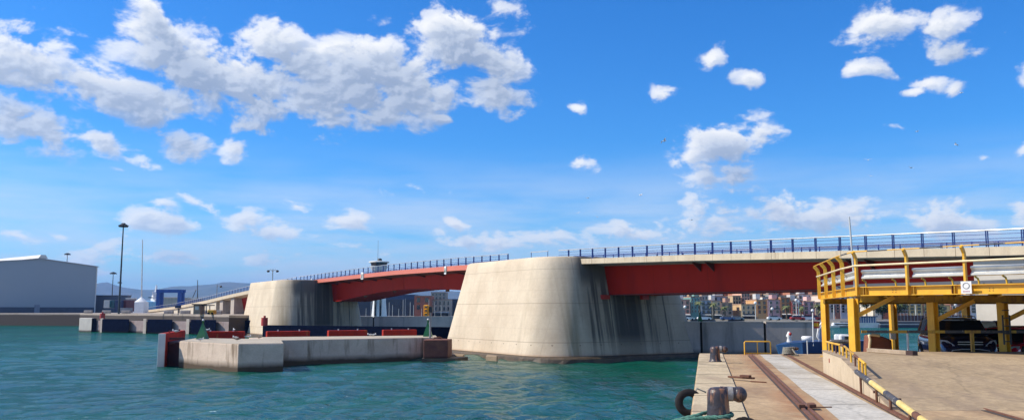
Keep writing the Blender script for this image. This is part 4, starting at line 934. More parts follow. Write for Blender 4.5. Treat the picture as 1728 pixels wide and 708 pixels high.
# moored boats under the arch
random.seed(21)
hullm = mat('boat_white', (.72, .72, .7), (.6, .6, .6), .5, .3)
def boat(x_, Y, L_, rz, label, mast, cabm=None, hm_=None):
    t = thing('moored_boat', (x_, Y, 0), label, 'boat', 'boats in the marina', world=False); t.rotation_euler = (0, 0, rz)
    st = [(-.5, .16, .75), (-.3, .19, .7), (.1, .19, .75), (.35, .12, .9), (.5, .01, 1.05)]
    MB().loft([[Vector((a * L_, -w_ * L_, h_ * L_ * .13)), Vector((a * L_, w_ * L_, h_ * L_ * .13)), Vector((a * L_, w_ * L_ * .6, -.2)), Vector((a * L_, -w_ * L_ * .6, -.2))] for a, w_, h_ in st]).build('hull', hm_ or hullm, t)
    hz_ = .1 * L_
    MB().loft([[Vector((a * L_, -w_ * L_, hz_)), Vector((a * L_, w_ * L_, hz_)), Vector((a * L_ * .85, w_ * L_ * .8, hz_ + .13 * L_)), Vector((a * L_ * .85, -w_ * L_ * .8, hz_ + .13 * L_))] for a, w_ in ((-.3, .13), (.18, .11))]).build('cabin', cabm or hullm, t)
    MB().box((-.22 * L_, -.135 * L_, hz_ + .04 * L_), (.1 * L_, .135 * L_, hz_ + .09 * L_)).build('cabin_window', glass, t)
    MB().tube([(-.05 * L_, 0, hz_), (-.05 * L_, 0, hz_ + mast)], .06, 5).build('mast', offwhite, t)
    return t
desc = ['closest to the far pier', 'just left of the control tower shaft', 'right of the control tower shaft', 'with slanting mast in the middle of the marina', 'next to the middle lamp post', 'with the tallest white cabin', 'low and white near the brick building', 'left of the traffic signal', 'behind the traffic signal', 'nearest to the big pier edge', 'last one before the big pier', 'behind the tower']
for i, px in enumerate((620, 627, 655, 664, 672, 682, 692, 700, 712, 722, 735, 743)):
    Y = 255 + (i * 37 % 50); boat(XW(px, Y), Y, 8 + (i * 5 % 5), (i * 1.3) % 3, 'white motor boat ' + desc[i], 4.5 + (i * 7 % 4))
pole(684, 503, 533, 300, .12, 'thin lamp post among the marina boats', 'lamp_post', greymetal, 'lamp post')

# ---------------------------------------------------------------- the town
def rend(n, c):
    c = tuple(min(.74, q * k + o) for q, k, o in zip(c, (1.25, 1.18, 1.12), (.09, .06, .035)))
    return mat(n, c, tuple(q * .85 for q in c), .25, .85, streak=tuple(q * .6 for q in c), sscale=(.6, .6, .1), sthr=(.55, .8))
redsh = mat('red_shutters', (.25, .03, .02)); blueglass = mat('blue_glazing', (.05, .09, .2), (.08, .12, .25), 1, .15)
G1_ = 'front row houses of the fishing quarter'
TH_ = [
 (1146, 1165, 505.5, 'pink_render', (.48, .27, .22), 'narrow pink house at the left end of the waterfront row, next to the pier', 3, 2, {}, None),
 (1166, 1182, 501, 'teal_render', (.09, .26, .26), 'teal green house with four storeys in the waterfront row', 4, 3, {}, offwhite),
 (1183, 1200, 506.5, 'blue_grey_render', (.20, .28, .38), 'blue-grey house with balconies right of the teal one', 3, 2, {0: offwhite, 1: offwhite, 2: offwhite}, blueglass),
 (1201, 1217, 508, 'tan_cream_render', (.44, .33, .22), 'tan house with tall white-framed windows and a white balcony', 3, 2, {1: offwhite}, offwhite),
 (1217, 1236.5, 511, 'brown_pink_render', (.28, .18, .15), 'brownish pink house with small windows at the street corner', 3, 2, {}, None),
 (1251, 1275, 513.5, 'ochre_render', (.42, .32, .19), 'low ochre house with a wide balcony and white restaurant awning', 2, 3, {0: offwhite}, offwhite),
 (1277, 1295, 506, 'orange_tan_render', (.40, .24, .10), 'orange-tan house with dark red shutters', 3, 2, {}, None),
 (1296, 1317, 505.5, 'mauve_render', (.38, .25, .28), 'mauve house with a blue glazed gallery', 3, 2, {1: offwhite}, offwhite),
 (1318, 1334, 502, 'brown_orange_render', (.26, .12, .05), 'dark brown-orange house behind a palm', 3, 2, {}, None),
 (1335.5, 1355, 507.5, 'dark_red_render', (.26, .03, .03), 'dark red house with white windows and white parapet', 3, 2, {}, offwhite),
 (1356, 1375, 508.5, 'pale_pink_render', (.48, .34, .36), 'pale pink house with red shuttered doors', 3, 2, {}, None),
 (1376, 1392, 510, 'sand_render', (.46, .38, .28), 'sand-coloured house with palms in front, beside the yellow post', 3, 2, {0: offwhite}, None),
 (1392, 1409, 498, 'grey_white_render', (.44, .43, .40), 'tall grey-white apartment block between the first two yellow posts', 6, 2, {2: offwhite, 4: offwhite}, None),
 (1409.5, 1418, 501, 'maroon_brick', (.24, .09, .07), 'narrow maroon brick block between the first two yellow posts', 5, 1, {}, offwhite),
 (1418.5, 1436, 499, 'blue_white_render', (.32, .38, .48), 'blue-white apartment block left of the second yellow post', 6, 2, {1: offwhite, 3: offwhite}, None),
 (1476, 1489, 503, 'white_block_render', (.55, .54, .5), 'white apartment block behind the trees under the platform', 6, 2, {1: offwhite, 3: offwhite}, None),
 (1489.5, 1501, 500, 'brick_red_block', (.3, .08, .05), 'brick red apartment block under the platform', 6, 1, {}, None),
 (1512, 1533, 502, 'salmon_block', (.50, .26, .20), 'salmon apartment block with many balconies under the platform', 5, 3, {0: offwhite, 1: offwhite, 2: offwhite, 3: offwhite}, offwhite),
 (1533.5, 1557, 505, 'yellow_block', (.60, .40, .16), 'plain yellow block under the platform, left of the vehicle', 4, 2, {}, None),
 (1557.5, 1577, 504, 'brick_brown_block', (.28, .13, .08), 'brown brick block under the platform behind the third post', 5, 2, {}, offwhite),
 (1581, 1604, 515, 'golden_render', (.60, .42, .18), 'low golden house above the roof of the dark vehicle', 2, 1, {}, None),
 (1604.5, 1625, 513, 'brick_house', (.30, .12, .07), 'low brick house right of the golden one', 2, 2, {}, offwhite),
 (1636, 1650, 502, 'pale_blue_block', (.42, .48, .52), 'pale blue block seen beside the abutment', 5, 1, {1: offwhite, 3: offwhite}, None),
]
for i, (a, b, yt, mn, c, lab, rows, cols, bal, wm) in enumerate(TH_):
    Yh = 300 + (i * 17 % 9) * .5
    block('town_house', a, b, yt, Yh, 14, rend(mn, c), lab, rows, cols, group=G1_, wm=wm or redsh if i in (6, 10, 0) else (wm or mat('brown_frames', (.12, .08, .06))), balc=bal, ground=(offwhite if i in (0, 2, 3, 5, 8, 9) else (redpaint if i == 10 else None)),
          extras=[(.1, .5, 1.8, offwhite)] if i % 3 == 0 else ([(.5, .9, 1.4)] if i % 3 == 1 else None))
BK = [
 (1147, 1160, 495, 'white_back_a', (.50, .49, .50), 'white upper building peeking above the pink house'),
 (1163, 1181, 496, 'cream_back_a', (.45, .34, .22), 'cream upper building behind the teal house'),
 (1185, 1200, 498, 'white_back_b', (.50, .49, .48), 'white penthouse above the blue-grey house'),
 (1202, 1236, 500, 'slate_back', (.15, .21, .34), 'wide slate-blue building behind the tan and brown houses'),
 (1237, 1251, 499, 'tan_back', (.36, .27, .16), 'tan building closing the side street'),
 (1252, 1266, 493, 'pink_back', (.52, .32, .25), 'pale pink tall building above the ochre house'),
 (1266, 1276, 497, 'salmon_back', (.60, .28, .15), 'bright salmon narrow tower house'),
 (1277, 1287, 495, 'orange_back', (.60, .32, .16), 'orange upper floor above the orange-tan house'),
 (1287, 1297, 501, 'white_back_c', (.6, .6, .58), 'small white block between the orange and mauve houses'),
 (1298, 1314, 496, 'glass_back', (.14, .2, .24), 'greenish glazed upper building behind the mauve house'),
 (1315, 1347, 498.5, 'cream_back_b', (.50, .42, .28), 'long cream building behind the dark houses'),
 (1348, 1371, 497, 'white_back_d', (.5, .53, .58), 'pale blue-white building above the dark red house'),
 (1371, 1390, 501, 'tan_back_b', (.40, .31, .24), 'tan building above the sand-coloured house'),
]
for i, (a, b, yt, mn, c, lab) in enumerate(BK):
    block('upper_building', a, b, yt, 330 + (i % 4) * 2.5, 14, rend(mn, c), lab, 4, 3, group='buildings behind the front row', wm=mat('brown_frames', (.12, .08, .06)), extras=[(.2, .6, 2, offwhite)] if i % 2 else None)
random.seed(5)
hc = [(.30, .12, .08), (.45, .24, .15), (.36, .27, .2), (.22, .1, .08), (.5, .38, .28), (.4, .18, .1)]
hn_ = ['rust-red', 'peach', 'beige', 'dark maroon', 'sand', 'orange']
px = 1140; i = 0; seen = {}
while px < 1396:
    wd = random.choice((11, 14, 17, 20)); c = hc[i % 6]; k_ = i // 6
    place = ['farthest left', 'in the middle', 'farthest right', 'at the very end'][min(k_, 3)]
    block('hillside_building', px, px + wd, random.uniform(483, 492), 372 + (i % 3) * 5, 14, rend('hill_render_%s' % hn_[i % 6].replace(' ', '_').replace('-', '_'), c), '%s building high on the hill, %s of its colour' % (hn_[i % 6], place), 5, 3, group='buildings on the hill', wm=mat('brown_frames', (.12, .08, .06)))
    px += wd + .4; i += 1
# trees and palms
leafm = mat('tree_leaves', (.045, .075, .025), (.09, .12, .04), 1.5, .8); barkm = mat('bark', (.12, .09, .06), (.08, .06, .04), 3, .9)
def tree(x_, Y, h, r, label, seed, zb=1.7):
    rd = random.Random(seed); t = thing('tree', (x_, Y, zb), label, 'tree', 'trees along the far shore', world=False)
    q = MB(); q.tube([(0, 0, 0), (.1, 0, h * .35), (0, 0, h * .6)], [.25, .2, .1], 6)
    for k in range(5):
        a = k * 1.25; q.tube([(0, 0, h * (.35 + .04 * k)), (math.cos(a) * r * .6, math.sin(a) * r * .6, h * (.6 + .05 * k))], [.09, .04], 4)
    q.build('trunk', barkm, t)
    c = MB()
    cl = [(rd.gauss(0, r * .45), rd.gauss(0, r * .45), h * rd.uniform(.42, .95), rd.uniform(.28, .5) * r) for _ in range(16)]
    for (cx, cy, cz, cr) in cl:
        for _ in range(60):
            v = Vector((rd.gauss(0, 1), rd.gauss(0, 1), rd.gauss(0, 1))).normalized() * cr * rd.uniform(.6, 1.1); p = Vector((cx, cy, cz)) + v
            u = Vector((rd.gauss(0, 1), rd.gauss(0, 1), rd.gauss(0, 1))).normalized() * .32; w_ = u.orthogonal().normalized() * .22
            c.add([p - u, p + w_, p + u, p - w_], [(0, 1, 2, 3)])
    c.build('crown', leafm, t)
for i, (px, h, lab) in enumerate(((1450, 11, 'leftmost tree seen under the platform, right of the second post'), (1460, 12, 'tallest tree seen under the platform'), (1470, 10, 'tree next to the white block under the platform'), (1482, 7, 'low tree in front of the white block'), (1505, 7, 'small tree behind the yellow back post'), (1566, 6, 'tree beside the brown brick block'))):
    tree(XW(px, 288), 288 - i, h * .85, 2.9, lab, i)
palmm = mat('palm_fronds', (.10, .13, .04), (.16, .16, .05), 2, .7)
def palm(px, ytop, Y, label, seed):
    rd = random.Random(seed); zt = ZW(ytop, Y); zb = 1.7; h = zt - zb; x_ = XW(px, Y)
    t = thing('palm_tree', (x_, Y, zb), label, 'palm tree', 'palms on the promenade', world=False)
    MB().tube([(0, 0, 0), (.1, 0, h * .5), (0, 0, h)], [.3, .22, .2], 7).build('trunk', barkm, t)
    c = MB()
    for k in range(16):
        a = k * 2.4; el_ = rd.uniform(-.2, 1.1); L_ = rd.uniform(1.5, 2.2); d = Vector((math.cos(a), math.sin(a), 0)); s = Vector((-d.y, d.x, 0)); pr = None
        for j in range(6):
            tt = j / 5; p = Vector((0, 0, h)) + d * (L_ * tt * math.cos(el_ * .5)) + Vector((0, 0, L_ * (math.sin(el_) * tt - .9 * tt * tt))); w_ = .35 * math.sin(math.pi * min(.98, tt + .08)) + .02
            ring = (p - s * w_ - Vector((0, 0, w_ * .5)), p, p + s * w_ - Vector((0, 0, w_ * .5)))
            if pr: c.add([*pr, *ring], [(0, 1, 4, 3), (1, 2, 5, 4)])
            pr = ring
    c.build('crown', palmm, t)
for i, (px, yt, lab) in enumerate(((1180, 510, 'palm in front of the teal house'), (1204, 512, 'palm in front of the tan house'), (1223, 518, 'short palm in front of the brownish pink house'), (1327, 517, 'palm in front of the dark brown-orange house'), (1351, 518, 'palm in front of the dark red house'), (1380, 515, 'palm in front of the sand house, left of the yellow post'), (1388, 519, 'palm half hidden by the yellow post'))):
    palm(px, yt, 284, lab, i)
def shore_lamp(px, ytop, Y, label, n):
    zt = ZW(ytop, Y); x_ = XW(px, Y)
    t = thing('promenade_lamp', (x_, Y, 1.7), label, 'street lamp', 'lamps on the promenade')
    MB().tube([(x_, Y, 1.7), (x_, Y, zt)], .14, 6).build('pole', offwhite if n > 1 else darkmetal, t)
    MB().sphere((x_, Y, zt + .3), .5, 8, 6).build('lantern', white, t)
    if n > 1:
        MB().bar((x_ - 1.6, Y, zt - .2), (x_ + 1.6, Y, zt - .2), .12, .12).build('arm', offwhite, t)
for a in ((1156, 519, 'dark lamp post with globe in front of the pink house', 1), (1275, 512, 'white lamp post between the ochre and orange-tan houses', 2), (1303, 522, 'dark lamp post in front of the mauve house', 1), (1344, 507.5, 'white twin-arm lamp post in front of the dark red house, left one', 2), (1347.5, 510, 'white twin-arm lamp post in front of the dark red house, right one', 2), (1371, 525, 'short pole near the flag', 1), (1407, 512, 'lamp post between the first two yellow posts', 2), (1545, 512, 'white lamp post in front of the yellow block', 2), (1613, 515, 'white lamp post in front of the brick house', 2)):
    shore_lamp(a[0], a[1], 276, a[2], a[3])

# generic far cars on the promenade
def tiny_car(px, Y, m, label, zb=1.7):
    t = thing('parked_car', (XW(px, Y), Y, zb), label, 'car', 'cars parked on the far promenade', world=False)
    q = MB(); st = [(-2.1, .45, .8), (-1.9, .25, .95), (-1.2, .22, 1.0), (1.1, .22, .95), (1.9, .25, .8), (2.1, .4, .65)]
    q.loft([[Vector((a, -.85, z0)), Vector((a, .85, z0)), Vector((a, .85, z1)), Vector((a, -.85, z1))] for a, z0, z1 in st]); q.build('body', m, t)
    MB().loft([[Vector((a, -.75 * s, z)) for s in (1, -1)] + [Vector((a * .8, .6 * 1, z + h)), Vector((a * .8, -.6, z + h))] for a, z, h, s in ((-1.6, .95, .45, 1), (1.0, .95, .45, 1))]).build('windows', glass, t)
    for a in (-1.3, 1.3): MB().tube([(a, -.88, .3), (a, .88, .3)], .32, 10).build('wheels', black, t)
cm = [('white_car', white, 'white'), ('silver_car', galv, 'silver'), ('blue_car', blueglass, 'dark blue'), ('red_car_p', redpaint, 'red'), ('grey_car', greymetal, 'grey')]
for i, (px, ci, wh) in enumerate(((1151, 0, 'at the left end of the promenade'), (1160, 1, 'before the pink house'), (1188, 0, 'before the blue-grey house'), (1227, 2, 'before the brownish pink house'), (1243, 4, 'at the side street'), (1306, 0, 'before the mauve house'), (1345, 3, 'before the dark red house'), (1362, 0, 'before the pale pink house'), (1373, 3, 'beside the flag'))):
    tiny_car(px, 262 + (i % 3), cm[ci][1], '%s car parked %s' % (cm[ci][2], wh))

# excursion boat and pontoon below the platform
eb = thing('excursion_boat', (XW(1455, 233), 233, 0), 'white excursion boat with navy canopy moored across the water under the platform', 'boat')
Ye = 233; x0 = XW(1425, Ye); x1 = XW(1483, Ye)
MB().loft([[Vector((x0 - 1.2, Ye + 2, 1.4)), Vector((x0 - 1.2, Ye + 2.2, 1.4)), Vector((x0, Ye + 2.2, .1)), Vector((x0, Ye + 2, .1))], [Vector((x0 + 2, Ye, 1.35)), Vector((x0 + 2, Ye + 4.5, 1.35)), Vector((x0 + 2, Ye + 4, -.2)), Vector((x0 + 2, Ye + .5, -.2))], [Vector((x1, Ye, 1.35)), Vector((x1, Ye + 4.5, 1.35)), Vector((x1, Ye + 4.2, -.2)), Vector((x1, Ye + .2, -.2))]]).build('hull', hullm, eb)
MB().box((x0 + 3, Ye + .5, 1.36), (x1 - .6, Ye + 4, 2.9)).build('saloon', blueglass, eb)
MB().box((x0 + 2.4, Ye + .2, 2.91), (x1 - .3, Ye + 4.2, 3.15)).build('canopy', mat('navy_canvas', (.03, .06, .14)), eb)
q = MB()
for k in range(9): xx = x0 + 3.2 + (x1 - x0 - 4) * k / 8; q.box((xx - .06, Ye + .4, 1.36), (xx + .06, Ye + .49, 2.9))
q.build('saloon_posts', offwhite, eb)
pnn = thing('floating_pontoon', (XW(1520, 232), 232, 0), 'dark blue pontoon along the far shore under the platform', 'pontoon')
MB().box((XW(1484, 232), 232, -.3), (XW(1640, 232), 236, .85)).build('deck', mat('pontoon_blue', (.03, .04, .07)), pnn)
MB().box((XW(1484, 232), 231.9, .86), (XW(1640, 232), 232.3, 1.0)).build('kerb', offwhite, pnn)
hg = thing('shore_wall', (XW(1530, 245), 245, 1.7), 'reddish brown fence wall along the far promenade under the platform', 'wall')
MB().box((XW(1500, 245), 245, 1.7), (XW(1640, 245), 245.4, 3.3)).build('wall', mat('brown_fence', (.13, .06, .05), (.09, .05, .045), .8), hg)
q = MB()
for k in range(24): xx = XW(1502 + k * 5.7, 245); q.box((xx - .06, 244.8, 1.7), (xx + .06, 245, 4.0))
q.build('pickets', greymetal, hg)
for i, (px, m_, w_) in enumerate(((1405, hullm, 'white with dark stripe, left of the second yellow post'), (1416, greymetal, 'grey, left of the excursion boat'))):
    boat(XW(px, 238), 234, 6, 0, 'small moored boat, ' + w_, .9, hm_=m_)
# ---------------------------------------------------------------- near quay
QZ = 2.7
QA = R(12.67); QD = Vector((math.sin(QA), math.cos(QA), 0)); QR = Vector((math.cos(QA), -math.sin(QA), 0))
def qp(r, d, z=QZ):                         # r = metres right of the eye line, d = depth (world Y)
    s = (d + r * math.sin(QA)) / math.cos(QA); p = QD * s + QR * r; return Vector((p.x, p.y, z))
def ql(d0, d1, r0, r1): return [tuple(qp(r0, d0)[:2]), tuple(qp(r1, d0)[:2]), tuple(qp(r1, d1)[:2]), tuple(qp(r0, d1)[:2])]
def conc_ground(name, c1, c2, stain, sc=.6):
    m = mat(name, c1, c2, sc, .88, bump=.3, bscale=20, streak=stain, sscale=(.9, .35, .5), sthr=(.50, .74), fine=.26)
    nt = m.node_tree; N = nt.nodes; L = nt.links; b = N['Principled BSDF']; src = b.inputs['Base Color'].links[0].from_socket
    tc = N.new('ShaderNodeTexCoord'); v = N.new('ShaderNodeTexVoronoi'); v.feature = 'DISTANCE_TO_EDGE'; v.inputs['Scale'].default_value = .42
    nn = N.new('ShaderNodeTexNoise'); nn.inputs['Scale'].default_value = 1.6; nn.inputs['Detail'].default_value = 5; L.new(tc.outputs['Object'], nn.inputs[0])
    ad = N.new('ShaderNodeMix'); ad.data_type = 'VECTOR'; ad.inputs[0].default_value = .35; L.new(tc.outputs['Object'], ad.inputs[4]); L.new(nn.outputs['Color'], ad.inputs[5]); L.new(ad.outputs[1], v.inputs[0])
    r_ = N.new('ShaderNodeMapRange'); L.new(v.outputs['Distance'], r_.inputs[0]); r_.inputs[1].default_value = .004; r_.inputs[2].default_value = .014; r_.inputs[3].default_value = .28; r_.inputs[4].default_value = 0
    mx = N.new('ShaderNodeMix'); mx.data_type = 'RGBA'; L.new(r_.outputs[0], mx.inputs[0]); L.new(src, mx.inputs[6]); mx.inputs[7].default_value = tuple(q * .35 for q in c2) + (1,)
    L.new(mx.outputs[2], b.inputs['Base Color']); return m
g_brown = conc_ground('tan_quay_concrete', (.44, .305, .17), (.34, .23, .12), (.22, .135, .075))
def add_stain(m):
    nt = m.node_tree; N = nt.nodes; L = nt.links; b = N['Principled BSDF']; src = b.inputs['Base Color'].links[0].from_socket
    tc = N.new('ShaderNodeTexCoord'); dt = N.new('ShaderNodeVectorMath'); dt.operation = 'DOT_PRODUCT'; L.new(tc.outputs['Object'], dt.inputs[0]); dt.inputs[1].default_value = (QR.x, QR.y, 0)
    n = N.new('ShaderNodeTexNoise'); n.inputs['Scale'].default_value = .9; n.inputs['Detail'].default_value = 8; n.inputs['Roughness'].default_value = .65; L.new(tc.outputs['Object'], n.inputs[0])
    def mr(v, a, b_):
        q = N.new('ShaderNodeMapRange'); q.interpolation_type = 'SMOOTHSTEP'; L.new(v, q.inputs[0]); q.inputs[1].default_value = a; q.inputs[2].default_value = b_; return q.outputs[0]
    def mu(a, b_):
        q = N.new('ShaderNodeMath'); q.operation = 'MULTIPLY'
        for i, v in enumerate((a, b_)):
            if isinstance(v, (int, float)): q.inputs[i].default_value = v
            else: L.new(v, q.inputs[i])
        return q.outputs[0]
    w_ = mu(mu(mr(dt.outputs['Value'], 1.15, 1.9), mr(dt.outputs['Value'], 2.5, 2.05)), mr(n.outputs[0], .32, .62))
    mx = N.new('ShaderNodeMix'); mx.data_type = 'RGBA'; L.new(mu(w_, .8), mx.inputs[0]); L.new(src, mx.inputs[6]); mx.inputs[7].default_value = (.30, .13, .05, 1)
    L.new(mx.outputs[2], b.inputs['Base Color'])
def add_wear(m, thr=.60):
    nt = m.node_tree; N = nt.nodes; L = nt.links; b = N['Principled BSDF']; src = b.inputs['Base Color'].links[0].from_socket
    tc = N.new('ShaderNodeTexCoord')
    for sc_, a_, b_, k_, col in ((.55, thr, thr + .16, .55, (.13, .095, .06, 1)), (4.5, .60, .70, .38, (.17, .13, .09, 1)), (11, .64, .70, .5, (.60, .50, .36, 1))):
        n = N.new('ShaderNodeTexNoise'); n.inputs['Scale'].default_value = sc_; n.inputs['Detail'].default_value = 7; n.inputs['Roughness'].default_value = .68; L.new(tc.outputs['Object'], n.inputs[0])
        q = N.new('ShaderNodeMapRange'); L.new(n.outputs[0], q.inputs[0]); q.inputs[1].default_value = a_; q.inputs[2].default_value = b_; q.inputs[4].default_value = k_
        mx = N.new('ShaderNodeMix'); mx.data_type = 'RGBA'; L.new(q.outputs[0], mx.inputs[0]); L.new(src, mx.inputs[6]); mx.inputs[7].default_value = col; src = mx.outputs[2]
    L.new(src, b.inputs['Base Color'])
add_wear(g_brown, .54)
add_stain(g_brown)
g_cope = conc_ground('coping_stone', (.52, .42, .27), (.42, .335, .21), (.28, .2, .13), .9)
g_pale = conc_ground('pale_grey_slab', (.50, .47, .41), (.41, .385, .335), (.32, .28, .22), .5)
g_ramp = conc_ground('worn_ramp_asphalt', (.39, .29, .175), (.31, .225, .13), (.23, .165, .11), .45)
quay_poly = [tuple(qp(-.33, 1)[:2]), tuple(qp(30, 1)[:2]), (34, 40), (XW(1640, 41), 41), (XW(1640, 30.5), 40.2), tuple(qp(-.33, 40.0)[:2])]
quay_poly = [tuple(qp(-.33, 1)[:2]), (60, -5), (64, 50), (30, 47.5), (XW(1648, 40.5), 40.5), tuple(qp(-.33, 39.6)[:2])]
struct(MB().prism(quay_poly, -2, QZ).build('quay_ground', g_brown, bevel=.03))
struct(MB().prism(ql(1, 39.5, -.30, .72), QZ + .001, QZ + .05).build('quay_coping', g_cope, bevel=.015))
jm = mat('dark_joint', (.07, .05, .035))
q = MB()
for d in [3.2 * k + .9 for k in range(1, 12)]: q.prism(ql(d, d + .025, -.33, .74), QZ + .052, QZ + .055)
struct(q.build('coping_joints', jm))
# edge joint wandering beside the coping
q = MB(); pr = None; rd = random.Random(4)
for k in range(60):
    d = 1 + k * .65; r_ = .735 + rd.uniform(-.012, .012); c_ = (qp(r_ - .012, d, QZ + .006), qp(r_ + .016, d, QZ + .006))
    if pr: q.add([pr[0], pr[1], c_[1], c_[0]], [(0, 1, 2, 3)])
    pr = c_
struct(q.build('quay_joint', jm))
# pale slab strip (edges not straight)
q = MB(); pr = None
for k in range(14):
    d = 11 + k * 2.2; d = min(d, 39.2); c_ = (qp(2.36 + .02 * math.sin(k * 2.1), d, QZ + .01), qp(3.28 + .03 * math.sin(k * 1.3) + max(0, (30 - d)) * .012, d, QZ + .01))
    if pr: q.add([pr[0], pr[1], c_[1], c_[0]], [(0, 1, 2, 3)])
    pr = c_
struct(q.build('pale_slab_path', g_pale))
q = MB()
for d in (15.5, 18.6, 22, 25.6, 30): q.prism(ql(d, d + .02, 2.37, 3.32), QZ + .0125, QZ + .014)
struct(q.build('slab_joints', mat('slab_joint', (.25, .22, .18))))
add_wear(g_ramp, .54); add_wear(g_pale, .58); add_wear(g_cope, .56)
railm = mat('rail_rust', (.20, .085, .045), (.12, .05, .03), 5, .7, bump=.3, fine=.2)
def crane_rail(r, label, w=.10, d0=11, d1=38.6, tw=True):
    t = thing('crane_rail', tuple(qp(r, d0)), label, 'rail', 'crane rails in the quay')
    MB().prism(ql(d0, d1, r - w * 1.5, r + w * 1.5), QZ + .004, QZ + .008).build('groove', jm, t)
    for s in ((-1, 1) if tw else (0,)):
        MB().prism(ql(d0, d1, r + s * w * .62 - w * .32, r + s * w * .62 + w * .32), QZ + .0085, QZ + .045).build('rail_head', railm, t)
    return t
crane_rail(1.94, 'double rusty crane rail nearest the water, left of the pale slab strip')
crane_rail(3.55, 'thin rusty crane rail right of the pale slab strip', .055)
rj = thing('rail_joint', tuple(qp(1.94, 17.7)), 'rusty block clamped over the crane rail nearest the water', 'rail joint')
MB().prism(ql(17.6, 17.95, 1.80, 1.93), QZ + .046, QZ + .11).build('clamp', rust, rj, bevel=.008); MB().prism(ql(17.55, 17.9, 2.00, 2.14), QZ + .046, QZ + .12).build('clamp', rust, rj, bevel=.008)
MB().prism(ql(17.95, 18.0, 1.9, 2.5), QZ + .01, QZ + .03).build('tie_bar', rust, rj)
# flat cleat iron
ci = thing('iron_plate', tuple(qp(.85, 25)), 'rusty flat iron fitting lying near the coping between the two bollards', 'iron fitting')
a = P(1221, 634, 25.6); a.z = QZ
MB().bar(qp(.62, 25.2, QZ + .09), qp(1.30, 24.6, QZ + .09), .12, .05).build('bar', rust, ci, bevel=.006)
MB().bar(qp(.95, 24.8, QZ + .14), qp(1.2, 24.6, QZ + .14), .16, .07).build('lug', rust, ci, bevel=.01); MB().bar(qp(1.2, 24.4, QZ + .02), qp(1.6, 24.1, QZ + .02), .06, .03).build('tail', rust, ci)
bollm = mat('rusty_black_paint', (.05, .04, .045), (.025, .022, .026), 5, .38, bump=.5, bscale=14, streak=(.26, .12, .06), sscale=(9, 9, 1.6), sthr=(.52, .62), fine=.2)
bollm2 = mat('chalky_grey_paint', (.30, .29, .28), (.15, .12, .1), 7, .6, bump=.4)
def bollard(label):
    t = thing('mooring_bollard', (0, 0, 0), label, 'bollard', 'bollards along the quay edge', world=False)
    MB().lathe([(.25, 0), (.25, .03), (.215, .05), (.20, .12), (.185, .35), (.185, .50), (.17, .565), (.13, .60), (.05, .615)], n=24).build('post', bollm, t)
    MB().tube([(.05, 0, .50), (.24, 0, .505), (.32, 0, .50)], [.13, .115, .12], 16).build('arm', bollm, t)
    MB().sphere((.36, 0, .495), .135, 18, 12).build('knob', bollm, t)
    MB().tube([(.16, 0, .505), (.25, 0, .505)], .124, 16, cap=False).build('collar', bollm2, t)
    return t
b0 = bollard('near rusty black bollard with rounded knob and green rope around its foot')
by = 15.1; bx = XW(1213, by, QZ); b0.location = (bx, by, QZ + .05); b0.rotation_euler = (0, 0, R(-8)); b0.scale = (1, 1, 1.02)
b2 = dup(b0, (XW(1207, 33.2, QZ), 33.2, QZ + .05), R(-8), 'second rusty bollard at the far end of the coping'); b2.scale = (1, 1, .95)
b3 = dup(b0, (XW(1331, 38.6, QZ), 38.6, QZ), R(10), 'low bollard wound with pale ropes in front of the blue boat'); b3.scale = (1, 1, .62)
ropem = mat('green_rope', (.05, .16, .12), (.10, .24, .19), 25, .85, bump=.8, bscale=60)
ropep = mat('pale_rope', (.34, .32, .27), (.2, .2, .17), 25, .9, bump=.8, bscale=60); ropeb = mat('brown_rope', (.22, .12, .06), (.12, .07, .04), 25, .9, bump=.8, bscale=60)
def rope(name, pts, r, m, label, tw=3, cat='rope'):
    # a laid rope: strands twisted round the path
    pts = [Vector(p) for p in pts]; sm = []
    for i in range(len(pts) - 1):
        p0 = pts[max(i - 1, 0)]; p1 = pts[i]; p2 = pts[i + 1]; p3 = pts[min(i + 2, len(pts) - 1)]
        for k in range(8):
            t = k / 8; sm.append(.5 * ((2 * p1) + (-p0 + p2) * t + (2 * p0 - 5 * p1 + 4 * p2 - p3) * t * t + (-p0 + 3 * p1 - 3 * p2 + p3) * t ** 3))
    sm.append(pts[-1]); mb = MB(); L_ = 0
    ds = [0]
    for a, b in zip(sm, sm[1:]): ds.append(ds[-1] + (b - a).length)
    for s in range(tw):
        q = []
        for i, p in enumerate(sm):
            d = (sm[min(i + 1, len(sm) - 1)] - sm[max(i - 1, 0)]).normalized(); a = d.cross(Vector((0, 0, 1))).normalized() if abs(d.z) < .95 else Vector((1, 0, 0)); b = d.cross(a)
            ph = ds[i] / (r * 9) * 2 * math.pi + s * 2 * math.pi / tw; q.append(p + (a * math.cos(ph) + b * math.sin(ph)) * r * .5)
        mb.tube(q, r * .58, 6)
    o = mb.build(name, m, loc=tuple(pts[0])); return tag(o, label, cat)
zr = QZ + .19; c0 = Vector((bx, by, 0))
def cb(a, r_, z): return (bx + math.cos(R(a)) * r_, by + math.sin(R(a)) * r_, z)
rope('mooring_rope', [cb(0, .235, zr + .02), cb(-45, .235, zr + .02), cb(-90, .235, zr + .0), cb(-135, .24, zr - .01), cb(-160, .33, zr - .03), (bx - .6, by - .1, zr - .07), (bx - .85, by + .02, zr - .18), (bx - 1.1, by + .05, 2.2), (bx - 1.35, by + .1, 1.2), (bx - 1.5, by + .1, -.2)], .038, ropem, 'thick green mooring rope wrapped round the near bollard and dropping over the quay edge')
